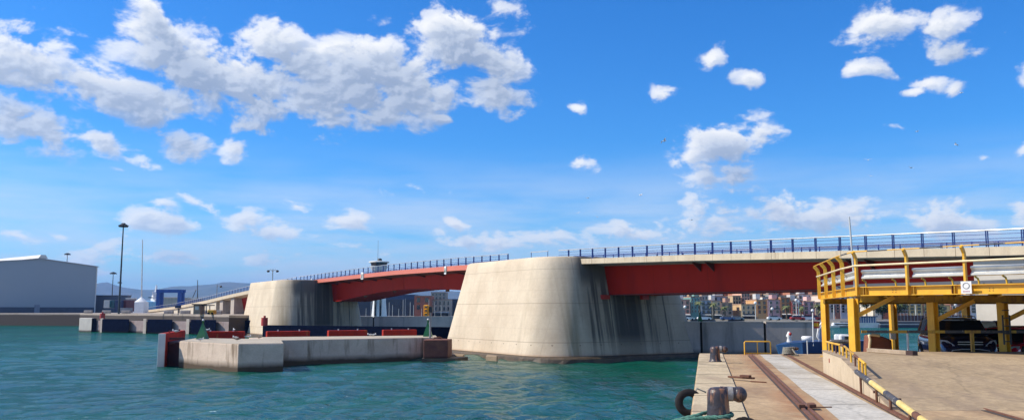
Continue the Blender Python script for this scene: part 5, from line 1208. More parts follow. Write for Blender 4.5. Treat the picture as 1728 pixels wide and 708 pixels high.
rope('mooring_rope', [cb(0, .235, zr + .03), cb(45, .235, zr + .04), cb(100, .235, zr + .04), cb(150, .25, zr + .03), cb(172, .36, zr - .0), (bx - .62, by + .14, zr - .08), (bx - .85, by + .2, zr - .2), (bx - 1.05, by + .2, 2.1), (bx - 1.3, by + .25, 1), (bx - 1.4, by + .25, -.2)], .034, ropem, 'second strand of green rope passing behind the near bollard')
rope('rope_coil', [(bx + .25, by - .12, QZ + .10), (bx + .42, by - .02, QZ + .14), (bx + .62, by - .14, QZ + .10), (bx + .75, by - .30, QZ + .08), (bx + .5, by - .42, QZ + .1), (bx + .2, by - .35, QZ + .12), (bx + .0, by - .3, QZ + .14), (bx - .2, by - .35, QZ + .1)], .036, ropeb, 'tangled brown rope lying at the foot of the near bollard')
q = []
for k in range(46): a = k * 40; q.append((XW(1331, 38.6, QZ) + math.cos(R(a)) * (.27 - .0015 * k), 38.6 + math.sin(R(a)) * .27, QZ + .06 + k * .0068))
rope('rope_coil', q, .03, ropep, 'pale rope coiled round the low bollard in front of the blue boat')
rope('rope_tail', [(XW(1336, 38.4, QZ), 38.3, QZ + .3), (XW(1341, 38.2, QZ), 38.1, QZ + .12), (XW(1347, 38, QZ), 38, QZ + .04), (XW(1335, 37.8, QZ), 37.9, QZ + .04)], .03, ropep, 'loose pale rope end beside the low bollard')
# tyre fender
tf = thing('tyre_fender', (XW(1162.5, 20.6, 2.55), 20.6, 2.53), 'black tyre hanging on a rope over the quay edge, left of the near bollard', 'tyre')
cx, cy, cz = tf.location
tq = MB(); M_ = Matrix.Rotation(R(84), 4, 'X')
prof = [(.155, -.075), (.17, -.095), (.24, -.105), (.305, -.09), (.325, -.05), (.325, .05), (.305, .09), (.24, .105), (.17, .095), (.155, .075), (.15, 0)]
n = 36; vs = []; fs = []
for i in range(n):
    a = 2 * math.pi * i / n
    for r_, z_ in prof: vs.append(Vector((cx, cy, cz)) + M_ @ Vector((r_ * math.cos(a), r_ * math.sin(a), z_)))
m_ = len(prof)
for i in range(n):
    for j in range(m_): fs.append((i * m_ + j, ((i + 1) % n) * m_ + j, ((i + 1) % n) * m_ + (j + 1) % m_, i * m_ + (j + 1) % m_))
tq.add(vs, fs, True); tq.build('tyre', black, tf)
rp_ = MB().tube([(cx + .12, cy - .05, cz + .23), (cx + .2, cy, cz + .33), (cx + .42, cy + .05, QZ + .07)], .02, 6); rp_.build('hanging_rope', ropep, tf)

# ramp
CR = 27.5; RH = .69
def rz_(d): return QZ + (RH if d >= 23.9 else max(0, RH * (d - 17.5) / 6.4))
rm = MB(); ds = [17.5, 19, 20.6, 22.2, 23.5, 23.9, 24.5, 26, CR]
def rx(d, side): return qp(3.80, d) if side == 0 else Vector((60, d, 0))
rings = [[Vector((rx(d, 0).x, d, rz_(d) + .004)), Vector((60, d, rz_(d) + .004)), Vector((60, d, QZ - .3)), Vector((rx(d, 0).x, d, QZ - .3))] for d in ds]
rm.loft(rings); struct(rm.build('ramp_ground', g_ramp))
rw = thing('ramp_side_wall', tuple(qp(3.75, CR)), 'low cream concrete side wall of the ramp below the yellow handrail', 'wall')
wm_ = mat('cream_wall_concrete', (.56, .45, .31), (.47, .37, .25), 1.1, .85, bump=.2, streak=(.34, .25, .16), sscale=(3, 3, .4), sthr=(.55, .75), fine=.08)
rm = MB(); rm.loft([[qp(3.62, d, rz_(d) + .02), qp(3.86, d, rz_(d) + .02), qp(3.86, d, QZ - .2), qp(3.62, d, QZ - .2)] for d in [17.6, 19, 20.6, 22.2, 23.5, 23.9, 24.5, 26, CR + .05]]); rm.build('wall', wm_, rw)
cp = MB(); cp.loft([[qp(3.60, d, rz_(d) + .055), qp(3.88, d, rz_(d) + .055), qp(3.88, d, rz_(d) + .022), qp(3.60, d, rz_(d) + .022)] for d in [17.6, 19, 20.6, 22.2, 23.5, 23.9, 24.5, 26, CR + .05]]); cp.build('coping', mat('stained_coping', (.36, .28, .2), (.2, .15, .1), 3, .9, fine=.2), rw)
MB().bar(qp(3.612, 26.1, QZ + .44), qp(3.612, 26.1, QZ + .56), .012, .10, up=QD).build('red_mark', redpaint, rw)
# low yellow handrail on the wall
hr = thing('low_handrail', tuple(qp(3.74, CR)), 'low yellow handrail with short posts along the top of the ramp wall', 'handrail')
hp = [(CR, .27), (26, .27), (24.6, .28), (23.9, .27), (22.4, .28), (21.7, .29), (20.9, .30)]
pts = [qp(3.74, d, rz_(d) + .05 + h) for d, h in hp]
segs = [(0, 2, yellow), (2, 3, rust), (3, 4, yellow_dk), (4, 5, rust), (5, 6, yellow)]
for a, b, m in segs: MB().tube(pts[a:b + 1], .032, 8).build('rail', m, hr)
for k, d in enumerate([CR - .05, 26.9, 26.2, 25.5, 24.8, 24.2, 23.6, 22.9, 22.3, 21.75, 21.3, 20.9]):
    m = rust if k in (3, 8) else yellow; MB().tube([qp(3.74, d, rz_(d) + .04), qp(3.74, d, rz_(d) + .32)], .026, 7).build('post', m, hr)
# thick striped pipe
sp = thing('striped_pipe_rail', tuple(qp(3.62, 20.6)), 'thick pipe rail striped yellow and black on rusty stub posts beside the ramp', 'pipe rail')
def spt(d): return qp(3.56, d, QZ + .17 + .33 * (d - 15.2) / 5.6)
cuts = [(21.1, 19.25, blackpaint), (19.25, 17.75, mat('cream_yellow_paint', (.72, .55, .2), (.6, .42, .12), 4, .5, fine=.15)), (17.75, 16.55, blackpaint), (16.55, 15.35, mat('cream_yellow_paint', (.72, .55, .2))), (15.35, 14.95, rust), (14.95, 13.5, mat('cream_yellow_paint', (.72, .55, .2)))]
for a, b, m in cuts: MB().tube([spt(a), spt(b)], .062, 14).build('pipe_section', m, sp)
for d in (20.6, 18.75, 17.35, 15.75, 14.4): MB().tube([qp(3.56, d, QZ), spt(d)], .03, 8).build('stub_post', rust, sp)
for d in (19.1, 17.5): MB().bar(qp(3.56, d, QZ + .22), qp(3.80, d, QZ + .22), .04, .05).build('side_bracket', rust, sp)
# lower right rail and groove
lr = thing('lower_rail', P(1636, 682, 18)[:], 'short length of rusty rail in a groove at the lower right corner', 'rail')
a = Vector((XW(1638, YW(684, QZ), QZ), YW(684, QZ), QZ)); b = Vector((XW(1760, YW(719, QZ), QZ), YW(719, QZ), QZ)); dd = (b - a).normalized(); nn_ = Vector((-dd.y, dd.x, 0))
MB().prism([tuple((a + nn_ * .12)[:2]), tuple((a - nn_ * .12)[:2]), tuple((b - nn_ * .12)[:2]), tuple((b + nn_ * .12)[:2])], QZ + .004, QZ + .008).build('groove', jm, lr)
MB().prism([tuple((a + nn_ * .05)[:2]), tuple((a)[:2]), tuple((b)[:2]), tuple((b + nn_ * .05)[:2])], QZ + .009, QZ + .03).build('rail_head', railm, lr)
# wooden plank
wk = thing('timber_beam', (XW(1505, 26.2, QZ + RH), 26.2, QZ + RH), 'pale weathered timber beam lying on the ramp crest', 'timber beam')
a = Vector((XW(1466, 27.2, 3.4), 27.2, QZ + RH + .07)); b = Vector((XW(1544, 25.2, 3.4), 25.2, QZ + RH + .07))
MB().bar(a, b, .16, .12).build('beam', mat('weathered_timber', (.42, .33, .24), (.3, .23, .16), 3, .9, bump=.4, fine=.2), wk, bevel=.012)
d = (b - a).normalized(); MB().bar(b - d * .28, b + d * .015, .172, .13).build('dark_end', mat('tarred_end', (.06, .03, .025)), wk)
# black bent pipe and brown tarp bundle
bpipe = thing('bent_black_pipe', (XW(1400, 28, 3.5), 28.2, QZ + RH), 'black bent pipe rail between the first two yellow posts', 'pipe')
MB().tube([(XW(1398, 29, 3.5), 29, 2.75), P(1398, 577, 29), P(1403, 575.5, 29), P(1436, 575.5, 28.6), P(1441, 577.5, 28.6), P(1442, 582, 28.6), (XW(1442, 28.6, 3.4), 28.6, 2.75)], .07, 10).build('pipe', blackpaint, bpipe)
MB().tube([P(1420, 578, 28.8), (XW(1420, 28.8, 3.4), 28.8, 2.72)], .04, 6).build('leg', cream_rail, bpipe)
tb = thing('tarp_bundle', (XW(1487, 34, 2.8), 34, QZ), 'reddish brown tarpaulin-covered board with pale edge behind the ramp crest', 'tarpaulin')
tp = [P(1465.5, 600, 34), P(1467, 566, 34), P(1472, 564.5, 34), P(1490, 567, 34), P(1505, 573, 34), P(1507, 600, 34)]
MB().extr(tp, (.15, .9, 0)).build('cover', mat('brown_tarpaulin', (.22, .075, .04), (.15, .05, .03), 1.6, .7, bump=.8, bscale=4), tb, bevel=.05)
MB().tube([P(1466, 600, 33.9), P(1468.5, 572, 33.9), P(1466.5, 565.5, 33.9), P(1472, 564, 33.9), P(1484, 565.5, 33.9)], .06, 8).build('pale_hem', cream_rail, tb)

# ---------------------------------------------------------------- yellow platform
pf_ = thing('yellow_ramp_platform', (XW(1446, 28.2), 28.2, QZ), 'raised yellow steel loading platform on posts with guardrail at the right', 'platform')
DZ0, DZ1 = 5.17, 5.46
FL = Vector((XW(1447, 28.2, 5.3), 28.2, 0)); FR = Vector((XW(2050, 20.9, 5.3), 20.9, 0)); BLk = Vector((XW(1386, 37.6, 5.3), 37.6, 0)); BR = Vector((33, 38.5, 0))
# front edge passes the point seen in column 1728
F2 = Vector((XW(1728, 24.3, 5.3), 24.3, 0)); fd = (F2 - FL).normalized(); FR = FL + fd * 11
fn = Vector((fd.y, -fd.x, 0)); 
if fn.y > 0: fn = -fn
sd_ = (BLk - FL).normalized(); sn = Vector((-sd_.y, sd_.x, 0)); 
if sn.x > 0: sn = -sn
deckm = mat('dark_chequer_deck', (.07, .075, .085), (.05, .052, .06), 1, .5, bump=.3, bscale=12)
MB().prism([tuple(FL[:2]), tuple(FR[:2]), tuple(BR[:2]), tuple(BLk[:2])], DZ1 - .06, DZ1 - .02).build('deck_plate', deckm, pf_)
def ibeam(a, b, z0, z1, m, name, side, par=pf_, fw=.10):
    """beam with web and two flanges; side = outward normal"""
    a = Vector((a[0], a[1], 0)); b = Vector((b[0], b[1], 0)); q = MB(); d = (b - a).normalized()
    def pr(o0, o1, za, zb): q.prism([tuple((a + side * o0)[:2]), tuple((b + side * o0)[:2]), tuple((b + side * o1)[:2]), tuple((a + side * o1)[:2])], za, zb)
    pr(-.012, .012, z0 + .02, z1 - .02); pr(-fw, fw, z1 - .025, z1); pr(-fw, fw, z0, z0 + .025)
    return q.build(name, m, par)
beam = ibeam(FL, FR, DZ0, DZ1 + .003, yellow, 'front_beam', fn)
ibeam(FL, BLk, DZ0, DZ1, yellow, 'side_beam', sn)
for s in (.25, .33, 1.9, 3.05, 3.13, 5.6, 5.7, 7.9): MB().prism([tuple((FL + fd * s + fn * .013)[:2]), tuple((FL + fd * (s + .015) + fn * .013)[:2]), tuple((FL + fd * (s + .015) + fn * .09)[:2]), tuple((FL + fd * s + fn * .09)[:2])], DZ0 + .03, DZ1 - .025).build('stiffener', rust if s in (3.05, 5.6) else yellow_dk, beam)
for s in (1.2, 4.1, 6.6):
    q = MB()
    for dx in (0, .1):
        for dz in (.10, .17):
            p = FL + fd * (s + dx) + Vector((0, 0, DZ0 + dz)); q.tube([p + fn * .012, p + fn * .03], .012, 6)
    q.build('bolts', darkmetal, beam)
# joists below
for k in range(9):
    s = .9 + k * 1.15; a = FL + fd * s; b = BLk.lerp(BR, (k + .7) / 9.5); ibeam(a - fn * .15, b, DZ0 - .06 + .0, DZ1 - .07, yellow_dk, 'joist', fd, fw=.06)
ibeam(FL + Vector((0, 0, 0)) + fd * .05 - fn * .0 + Vector((.05, .02, 0)), Vector((24, 28.3, 0)), DZ0 - .20, DZ0 + .03, yellow_dk, 'cross_beam', Vector((0, -1, 0)))
ibeam(BLk + Vector((.1, 0, 0)), Vector((26, 37.8, 0)), DZ0 - .20, DZ0 + .03, yellow_dk, 'cross_beam', Vector((0, -1, 0)))
# posts: H sections turned so that both flanges show
def hpost(px, Y, ztop, w=.25, brace=True):
    x_ = XW(px, Y, 4.2); q = MB(); ang = R(28); M0 = Matrix.Translation((x_, Y, 0)) @ Matrix.Rotation(ang, 4, 'Z')
    q.box((-w / 2, -w / 2, QZ), (-w / 2 + .03, w / 2, ztop), M0); q.box((w / 2 - .03, -w / 2, QZ), (w / 2, w / 2, ztop), M0); q.box((-w / 2 + .03, -.012, QZ), (w / 2 - .03, .012, ztop), M0)
    p = q.build('post', yellow, pf_)
    MB().box((-w * .8, -w * .8, QZ + .001), (w * .8, w * .8, QZ + .04), M0).build('base_plate', yellow_dk, p)
    if brace:
        z0 = ztop - .62; b = MB(); a_ = Vector((x_ + .14, Y - .05, z0)); c_ = a_ + Vector((1.05, -.35, .60)); b.bar(a_, c_, .16, .02, up=(0, 0, 1)); b.bar(a_ + Vector((0, 0, .13)), c_ + Vector((0, 0, .13)), .16, .02); b.bar(a_ + Vector((0, 0, .065)), c_ + Vector((0, 0, .065)), .02, .14); b.build('brace', yellow, pf_)
    return p
hpost(1441, 28.35, DZ0 - .08 + .0); hpost(1575, 28.45, DZ0 - .21); p3 = hpost(1693.5, 28.45, DZ0 - .21)
hpost(1393, 37.7, DZ0 - .0, brace=False); hpost(1507.5, 37.8, DZ0 - .21, brace=False); hpost(1631, 37.8, DZ0 - .21, brace=False); hpost(1815, 28.4, DZ0 - .21)
MB().box((XW(1508, 37.5, 3) - .1, 37.45, 3.45), (XW(1508, 37.5, 3) + .12, 37.55, 3.75)).build('junction_box', offwhite, pf_)
q = MB(); x_ = XW(1699, 28.0, 3.5)
for dx in (-.1, .12): q.bar((x_ + dx, 27.95, QZ + .9), (x_ + dx, 27.95, 4.55), .04, .04)
for k in range(6): q.bar((x_ - .1, 27.95, QZ + 1 + k * .25), (x_ + .12, 27.95, QZ + 1 + k * .25), .03, .03)
q.build('ladder', darkmetal, pf_)
# guardrail stanchions
def stanchion(base, out, par):
    a = Vector((base.x, base.y, DZ0 + .02)) + out * .12; q = MB(); zz_ = [a, a + Vector((0, 0, 1.12)), a + Vector((0, 0, 1.22)) + out * .02, a + Vector((0, 0, 1.40)) + out * .17]
    for p, r_ in zip(zz_, zz_[1:]): q.bar(p, r_ + (r_ - p).normalized() * .01, .06, .13, up=out)
    return q.build('stanchion', yellow, par)
gr = thing('guardrail', tuple(FL + Vector((0, 0, DZ1))), 'yellow stanchions with corrugated silver crash rail round the platform edge', 'guardrail')
bases = []
for px in (1449, 1534.5, 1632.5):
    # where the column meets the front edge line
    u = (px - 864) / 1440; s = 0
    for _ in range(60):
        p = FL + fd * s; e = p.x - XW(px, p.y, 5.6); s -= e / (fd.x - u * fd.y * .993)
    bases.append((FL + fd * s, fn))
gap = (bases[2][0] - bases[1][0]).length
for k in (1, 2): bases.append((bases[2][0] + fd * gap * k, fn))
sb = []
for k in range(1, 5): sb.append((FL + sd_ * (k * 9.3 / 4), sn))
for b_, o_ in bases + sb: stanchion(b_, o_, gr)
front_pts = [FL + fd * .02 - fd * .0] + [b for b, _ in bases]; side_pts = [FL] + [b for b, _ in sb]
def up_(p, z, out=None, o=0): v = Vector((p.x, p.y, z)); return v + (out * o if out is not None else Vector((0, 0, 0)))
allp = [up_(b, DZ0 + 1.43, sn, .30) for b, _ in reversed(sb)] + [up_(b, DZ0 + 1.43, fn, .30) for b, _ in bases]
MB().tube(allp, .02, 6).build('top_pipe', yellow, gr)
q = MB()
for k in range(3, len(allp) - 1):
    a, b = allp[k], allp[k + 1]; q.tube([a.lerp(b, .3), a.lerp(b, .7)], .023, 6)
q.build('black_bands', blackpaint, gr)
MB().tube([up_(b, DZ0 + .98, sn, .20) for b, _ in reversed(sb)] + [up_(b, DZ0 + .98, fn, .20) for b, _ in bases], .032, 8).build('mid_pipe', cream_rail, gr)
def wbeam(a, b, out, z, h, par):
    prof = [(-.5, .0), (-.42, .05), (-.30, .05), (-.12, -.02), (0, -.035), (.12, -.02), (.30, .05), (.42, .05), (.5, 0)]
    ra = [up_(a, z + k * h, out, o) for k, o in prof] + [up_(a, z + k * h, out, o - .012) for k, o in reversed(prof)]
    rb = [up_(b, z + k * h, out, o) for k, o in prof] + [up_(b, z + k * h, out, o - .012) for k, o in reversed(prof)]
    o = MB().loft([ra, rb]).build('crash_rail', galv, par)
    return o
for i in range(len(bases) - 1):
    a = bases[i][0]; b = bases[i + 1][0]; d = (b - a).normalized(); wbeam(a + d * .12, b - d * .02, fn, DZ0 + .69, .30, gr)
for i in range(len(side_pts) - 1):
    a = side_pts[i]; b = side_pts[i + 1]; d = (b - a).normalized(); wbeam(a + d * .1, b - d * .05, sn, DZ0 + .69, .30, gr)
# far side rail of the platform
fr_ = thing('far_guardrail', tuple(BLk + Vector((0, 0, DZ1))), 'small curved yellow stanchions with thin rail along the far side of the platform', 'guardrail')
c0_ = FL + sd_ * 4.0 + Vector((1.2, 0, 0)); c1_ = c0_ + fd * 9 + Vector((3.0, .8, 0))
fp = []
for k, px in enumerate((1462, 1512, 1562, 1608, 1652, 1699, 1740)):
    Y = 33.5 - k * .9; fp.append(Vector((XW(px, Y, 5.7), Y, 0)))
for p in fp:
    q = MB(); q.tube([up_(p, DZ1 - .02), up_(p, DZ1 + .22), up_(p, DZ1 + .34, Vector((-1, 0, 0)), .03), up_(p, DZ1 + .42, Vector((-1, 0, 0)), .14)], .035, 7); q.build('stanchion', yellow, fr_)
MB().tube([up_(p, DZ1 + .44, Vector((-1, 0, 0)), .16) for p in fp], .014, 6).build('thin_rail', darkmetal, fr_)
MB().loft([[up_(p + Vector((.1, .15, 0)), DZ1 + .001), up_(p + Vector((.1, .15, 0)), DZ1 + .28 - .0), up_(p + Vector((.1, .22, 0)), DZ1 + .28), up_(p + Vector((.1, .22, 0)), DZ1 + .001)] for p in [BLk + Vector((.3, -.5, 0))] + fp]).build('kerb_plate', mat('slate_plate', (.10, .11, .13)), fr_)
# sign on the stanchion
ps = thing('round_symbol_sign', tuple(up_(bases[2][0], DZ1, fn, .24)), 'small white sign with a ring symbol on the platform beam', 'sign')
c = up_(bases[2][0] + fd * .06, DZ0 + .20, fn, .24)
def fq(a, b, z0, z1, o): return [c + fd * a + fn * o + Vector((0, 0, z0)), c + fd * b + fn * o + Vector((0, 0, z0)), c + fd * b + fn * o + Vector((0, 0, z1)), c + fd * a + fn * o + Vector((0, 0, z1))]
MB().extr(fq(-.15, .15, -.18, .18, 0), fn * .015).build('plate', white, ps)
MB().tube([c + fd * (math.cos(R(a)) * .09) + Vector((0, 0, .05 + math.sin(R(a)) * .085)) + fn * .018 for a in range(0, 360, 20)], .011, 6, closed=True).build('ring', greymetal, ps)
q = MB()
for k in range(5): q.extr(fq(-.095 + k * .04, -.068 + k * .04, -.135, -.095, .0165), fn * .003)
q.build('lettering', mat('faded_pink_print', (.5, .25, .3)), ps)
# leaning pole
a = P(1443, 488, 29.8); b = P(1433, 366, 29.8)
o = MB().tube([a - Vector((0, 0, .3)), a, b], [.045, .045, .03], 8).build('leaning_pole', galv, loc=tuple(a)); tag(o, 'thin pale pole leaning at the left corner of the platform', 'pole')

# striped horizontal barrier bar under the platform
hb = thing('height_barrier', (XW(1450, 28.1, 3.9), 28.1, QZ), 'long yellow and black horizontal bar on thin posts under the platform', 'barrier')
zb_ = 4.7 - 35.5 * 28.1 / 1440
cu = [1452, 1461, 1498, 1528, 1563, 1592, 1625, 1652, 1700, 1712, 1760]
for i in range(len(cu) - 1): MB().bar((XW(cu[i], 28.1), 28.1, zb_), (XW(cu[i + 1], 28.1), 28.1, zb_), .05, .09).build('bar_section', yellow_dk if i % 2 == 0 else blackpaint, hb)
MB().tube([(XW(1529, 28.15), 28.15, QZ), (XW(1529, 28.15), 28.15, zb_)], .035, 7).build('post', offwhite, hb)
MB().bar((XW(1637.5, 28.15), 28.15, QZ), (XW(1637.5, 28.15), 28.15, zb_), .09, .09).build('post', yellow_dk, hb)

# ---------------------------------------------------------------- vehicles
def vehicle(name, loc, rz, L_, W, Ht, paint, label, cat, suv=True):
    """front of the car points to local -y"""
    t = thing(name, loc, label, cat, world=False); t.rotation_euler = (0, 0, rz)
    hw = W / 2; gb = .22; belt = Ht * (.665 if suv else .62)
    # y, z bottom, z top (body without cabin), half width factor
    st = [(-.500, .42, .66, .80), (-.488, .30, .80, .90), (-.46, .24, .90, .965), (-.40, gb, .985, .99), (-.30, gb, 1.04, 1.0), (-.235, gb, 1.08, 1.0), (.0, gb, belt, 1.0), (.25, gb, belt + .02, 1.0), (.42, gb + .02, belt + .02, .98), (.485, .30, belt - .02, .93), (.50, .42, belt - .1, .86)]
    k_ = belt / 1.05
    rings = []
    for y, z0, z1, wf in st:
        w_ = hw * wf; z1 = min(z1, 1.08) * (k_ if y < -.2 else 1) if y < -.2 else z1
        rings.append([Vector((s * a * w_, y * L_, z)) for s, a, z in ((-1, .86, z0), (1, .86, z0), (1, .97, z0 + .1), (1, 1.0, (z0 + z1) * .52), (1, .965, z1 - .10), (1, .86, z1 - .01), (1, .45, z1 + .015), (-1, .45, z1 + .015), (-1, .86, z1 - .01), (-1, .965, z1 - .10), (-1, 1.0, (z0 + z1) * .52), (-1, .97, z0 + .1))])
    b = MB().loft(rings, smooth=True).build('body', paint, t)
    md = b.modifiers.new('sub', 'SUBSURF'); md.levels = 1; md.render_levels = 2
    # greenhouse
    gl = []
    cab = [(-.235, belt - .02, belt - .01, .88), (-.11, belt - .02, Ht - .09, .82), (-.05, belt - .02, Ht - .03, .80), (.15, belt - .02, Ht - .01, .80), (.36, belt - .02, Ht - .05, .78), (.455, belt - .02, belt + .05, .80)]
    gl = [[Vector((-hw * .93, y * L_, z0)), Vector((hw * .93, y * L_, z0)), Vector((hw * (wf + .04), y * L_, z0 + (z1 - z0) * .55)), Vector((hw * wf * .96, y * L_, z1 - .0)), Vector((-hw * wf * .96, y * L_, z1 - .0)), Vector((-hw * (wf + .04), y * L_, z0 + (z1 - z0) * .55))] for y, z0, z1, wf in cab]
    cb_ = MB().loft(gl, smooth=False).build('windows', glass, t)
    rf = [[Vector((s * hw * wf * .90, y * L_, z)) for s, z in ((-1, z1 + .012), (-.5, z1 + .04), (.5, z1 + .04), (1, z1 + .012), (1, z1 - .015), (-1, z1 - .015))] for y, z1, wf in ((-.105, Ht - .085, .84), (-.05, Ht - .03, .83), (.15, Ht - .01, .82), (.36, Ht - .05, .81))]
    MB().loft(rf, smooth=True).build('roof', paint, t)
    for s in (-1, 1):
        for a_, b_, w_, h_ in (((.90, -.235, belt - .01), (.795, -.105, Ht - .08), .07, .05), ((.93, .02, belt), (.80, .04, Ht - .03), .05, .09), ((.93, .27, belt), (.79, .25, Ht - .04), .05, .12), ((.88, .45, belt + .02), (.77, .365, Ht - .05), .08, .1)):
            MB().bar((s * hw * a_[0], a_[1] * L_, a_[2]), (s * hw * b_[0], b_[1] * L_, b_[2]), w_, h_).build('pillar', paint, t)
    for s in (-1, 1):
        if suv: MB().tube([(s * hw * .72, -.08 * L_, Ht + .0), (s * hw * .72, -.04 * L_, Ht + .07), (s * hw * .72, .3 * L_, Ht + .07), (s * hw * .72, .34 * L_, Ht)], .018, 6).build('roof_rail', galv, t)
        MB().sphere((s * (hw + .11), -.17 * L_, belt + .08), .11, 10, 7, (1.1, .6, .75)).build('mirror', paint, t)
        for yy in (-.31, .295):
            M1 = Matrix.Translation((s * (hw - .10), yy * L_, .345)) @ Matrix.Rotation(R(90), 4, 'Y')
            wl_ = MB().lathe([(.20, -.11), (.33, -.11), (.345, -.07), (.345, .07), (.33, .11), (.20, .11)], n=22, M=M1).build('wheel', black, t)
            wr = MB().lathe([(.05, -.112), (.21, -.113), (.215, -.09), (.215, .09), (.21, .113), (.05, .112)], n=18, M=M1).build('rim', galv, wl_)
            MB().lathe([(.36, -.12), (.40, -.105), (.40, .105), (.36, .12)], n=24, M=Matrix.Translation((s * (hw - .108), yy * L_, .37)) @ Matrix.Rotation(R(90), 4, 'Y')).build('wheel_arch', black, t)
        hp_ = [(s * hw * .50, -.492 * L_, .74 * k_), (s * hw * .80, -.478 * L_, .73 * k_), (s * hw * .965, -.435 * L_, .80 * k_), (s * hw * .97, -.405 * L_, .92 * k_), (s * hw * .72, -.462 * L_, .90 * k_)]
        MB().extr(hp_, (0, -.02, .0)).build('headlight', mat('headlight_lens', (.55, .58, .6), (.3, .32, .35), 8, .12), t)
    MB().extr([(-hw * .42, -.504 * L_, .86 * k_), (hw * .42, -.504 * L_, .86 * k_), (hw * .34, -.507 * L_, .70 * k_), (-hw * .34, -.507 * L_, .70 * k_)], (0, -.012, 0)).build('grille', black, t)
    q = MB()
    for z in (.865, .79): q.bar((-hw * .42, -.512 * L_, z * k_), (hw * .42, -.512 * L_, z * k_), .02, .02)
    q.build('grille_bar', galv, t)
    MB().extr([(-hw * .6, -.502 * L_, .62 * k_), (hw * .6, -.502 * L_, .62 * k_), (hw * .5, -.505 * L_, .40), (-hw * .5, -.505 * L_, .40)], (0, -.012, 0)).build('lower_intake', black, t)
    MB().tube([(-hw * .7, -.508 * L_, .42), (-hw * .62, -.512 * L_, .60 * k_), (-hw * .3, -.515 * L_, .64 * k_), (hw * .3, -.515 * L_, .64 * k_), (hw * .62, -.512 * L_, .60 * k_), (hw * .7, -.508 * L_, .42)], .014, 6).build('bumper_trim', galv, t)
    for s in (-1, 1): MB().bar((s * hw * .15, -.240 * L_, belt + .0), (s * hw * .75, -.215 * L_, belt + .10), .02, .02).build('wiper', black, t)
    return t
navyp = mat('dark_navy_car_paint', (.012, .02, .06), (.010, .016, .05), 1, .18, metal=.4, coat=1)
redp = mat('bright_red_car_paint', (.72, .02, .045), (.68, .018, .04), 1, .25, coat=1)
sy = 31.3
vehicle('parked_suv', (XW(1611, sy, 3.4), sy, QZ), R(-15), 4.45, 1.84, 1.72, navyp, 'dark navy SUV with roof rails parked under the yellow platform', 'SUV')
vehicle('parked_hatchback', (XW(1706, 31.6, 3.4), 31.6, QZ), R(-48), 3.9, 1.66, 1.42, redp, 'bright red hatchback parked to the right of the dark SUV', 'car', False)
# pale drum-like machine behind the red car
dm = thing('white_cable_drum', (XW(1668, 37, 3.6), 37, QZ), 'whitish rounded hood standing against the abutment, right of the SUV', 'hood')
MB().box((XW(1655, 37), 37, QZ), (XW(1681, 37), 38.0, ZW(541, 37))).build('body', offwhite, dm, bevel=.12)
MB().tube([(XW(1690, 37), 37.2, QZ + 1.2), (XW(1690, 37), 37.6, QZ + 1.2)], .36, 16).build('dark_side', mat('dark_maroon_rubber', (.06, .02, .03)), dm)

# yellow gate on the quay end
yg = thing('yellow_gate_rail', (XW(1276, 39.2, QZ), 39.2, QZ), 'small yellow two-panel safety railing at the far end of the quay', 'railing')
z0 = ZW(592.5, 39.2); z1 = ZW(575.5, 39.2); xa, xb, xm = XW(1254.5, 39.2), XW(1298, 39.2), XW(1276, 39.2)
MB().tube([(xa, 39.2, QZ), (xa, 39.2, z1 - .04), (xa + .04, 39.2, z1), (xb - .04, 39.2, z1), (xb, 39.2, z1 - .04), (xb, 39.2, QZ)], .03, 8).build('frame', yellow, yg)
MB().tube([(xm, 39.2, QZ), (xm, 39.2, z1)], .022, 7).build('middle_post', yellow, yg); MB().tube([(xa, 39.2, QZ + .08), (xb, 39.2, QZ + .08)], .022, 7).build('bottom_rail', yellow, yg)
# blue boat at the quay end
bb = thing('blue_workboat', (XW(1385, 43.5, 2), 43.6, 0), 'blue workboat with white radar drum and arch moored behind the quay end', 'boat')
def zb5(y): return ZW(y, 42.5)
hb_ = mat('hull_blue', (.015, .07, .19), (.012, .055, .15), 1, .35); 
x0 = XW(1322, 42.5); x1 = XW(1470, 42.5); zt = zb5(574)
MB().loft([[Vector((x0 - .1, 43.4, zt - .25)), Vector((x0 - .1, 43.6, zt - .25)), Vector((x0 + .5, 43.6, .3)), Vector((x0 + .5, 43.4, .3))], [Vector((x0 + .9, 42.6, zt - .08)), Vector((x0 + .9, 44.6, zt - .08)), Vector((x0 + 1.1, 44.4, -.3)), Vector((x0 + 1.1, 42.9, -.3))], [Vector((x1, 42.4, zt)), Vector((x1, 45.4, zt)), Vector((x1, 45, -.3)), Vector((x1, 42.8, -.3))]]).build('hull', hb_, bb)
MB().loft([[Vector((x, y, z)) for y, z in ((42.38, 2.4), (42.38, 2.62), (42.42, 2.62), (42.42, 2.4))] for x in (x0 + 1.2, x1)]).build('rubbing_strake', black, bb)
zd = zt + .01
MB().lathe([(.05, zd), (.05, zb5(574.5)), (.26, zb5(574.5)), (.27, zb5(571)), (.27, zb5(568)), (.2, zb5(567))], (XW(1360, 43), 43, 0), 14).build('radar_drum', white, bb)
MB().tube([(XW(1360, 42.35), 42.35, zd - .9), (XW(1360, 42.35), 42.35, zd)], .03, 6).build('drum_post', offwhite, bb)
MB().tube([(XW(1381, 43), 43, zd), P(1379, 567, 43), P(1381.5, 552, 43), P(1387, 543, 43), P(1396, 539, 43)], .05, 8).build('arch', white, bb)
MB().extr([P(1382, 575, 43.2), P(1382.5, 556, 43.2), P(1388, 546, 43.2), P(1396, 543, 43.2), P(1398, 575, 43.2)], (0, .08, 0)).build('wheelhouse_side', mat('pale_blue_panel', (.35, .42, .55)), bb)
MB().tube([P(1372.5, 583, 42.6), P(1371.5, 527, 42.6)], .03, 6).build('flag_mast', white, bb)
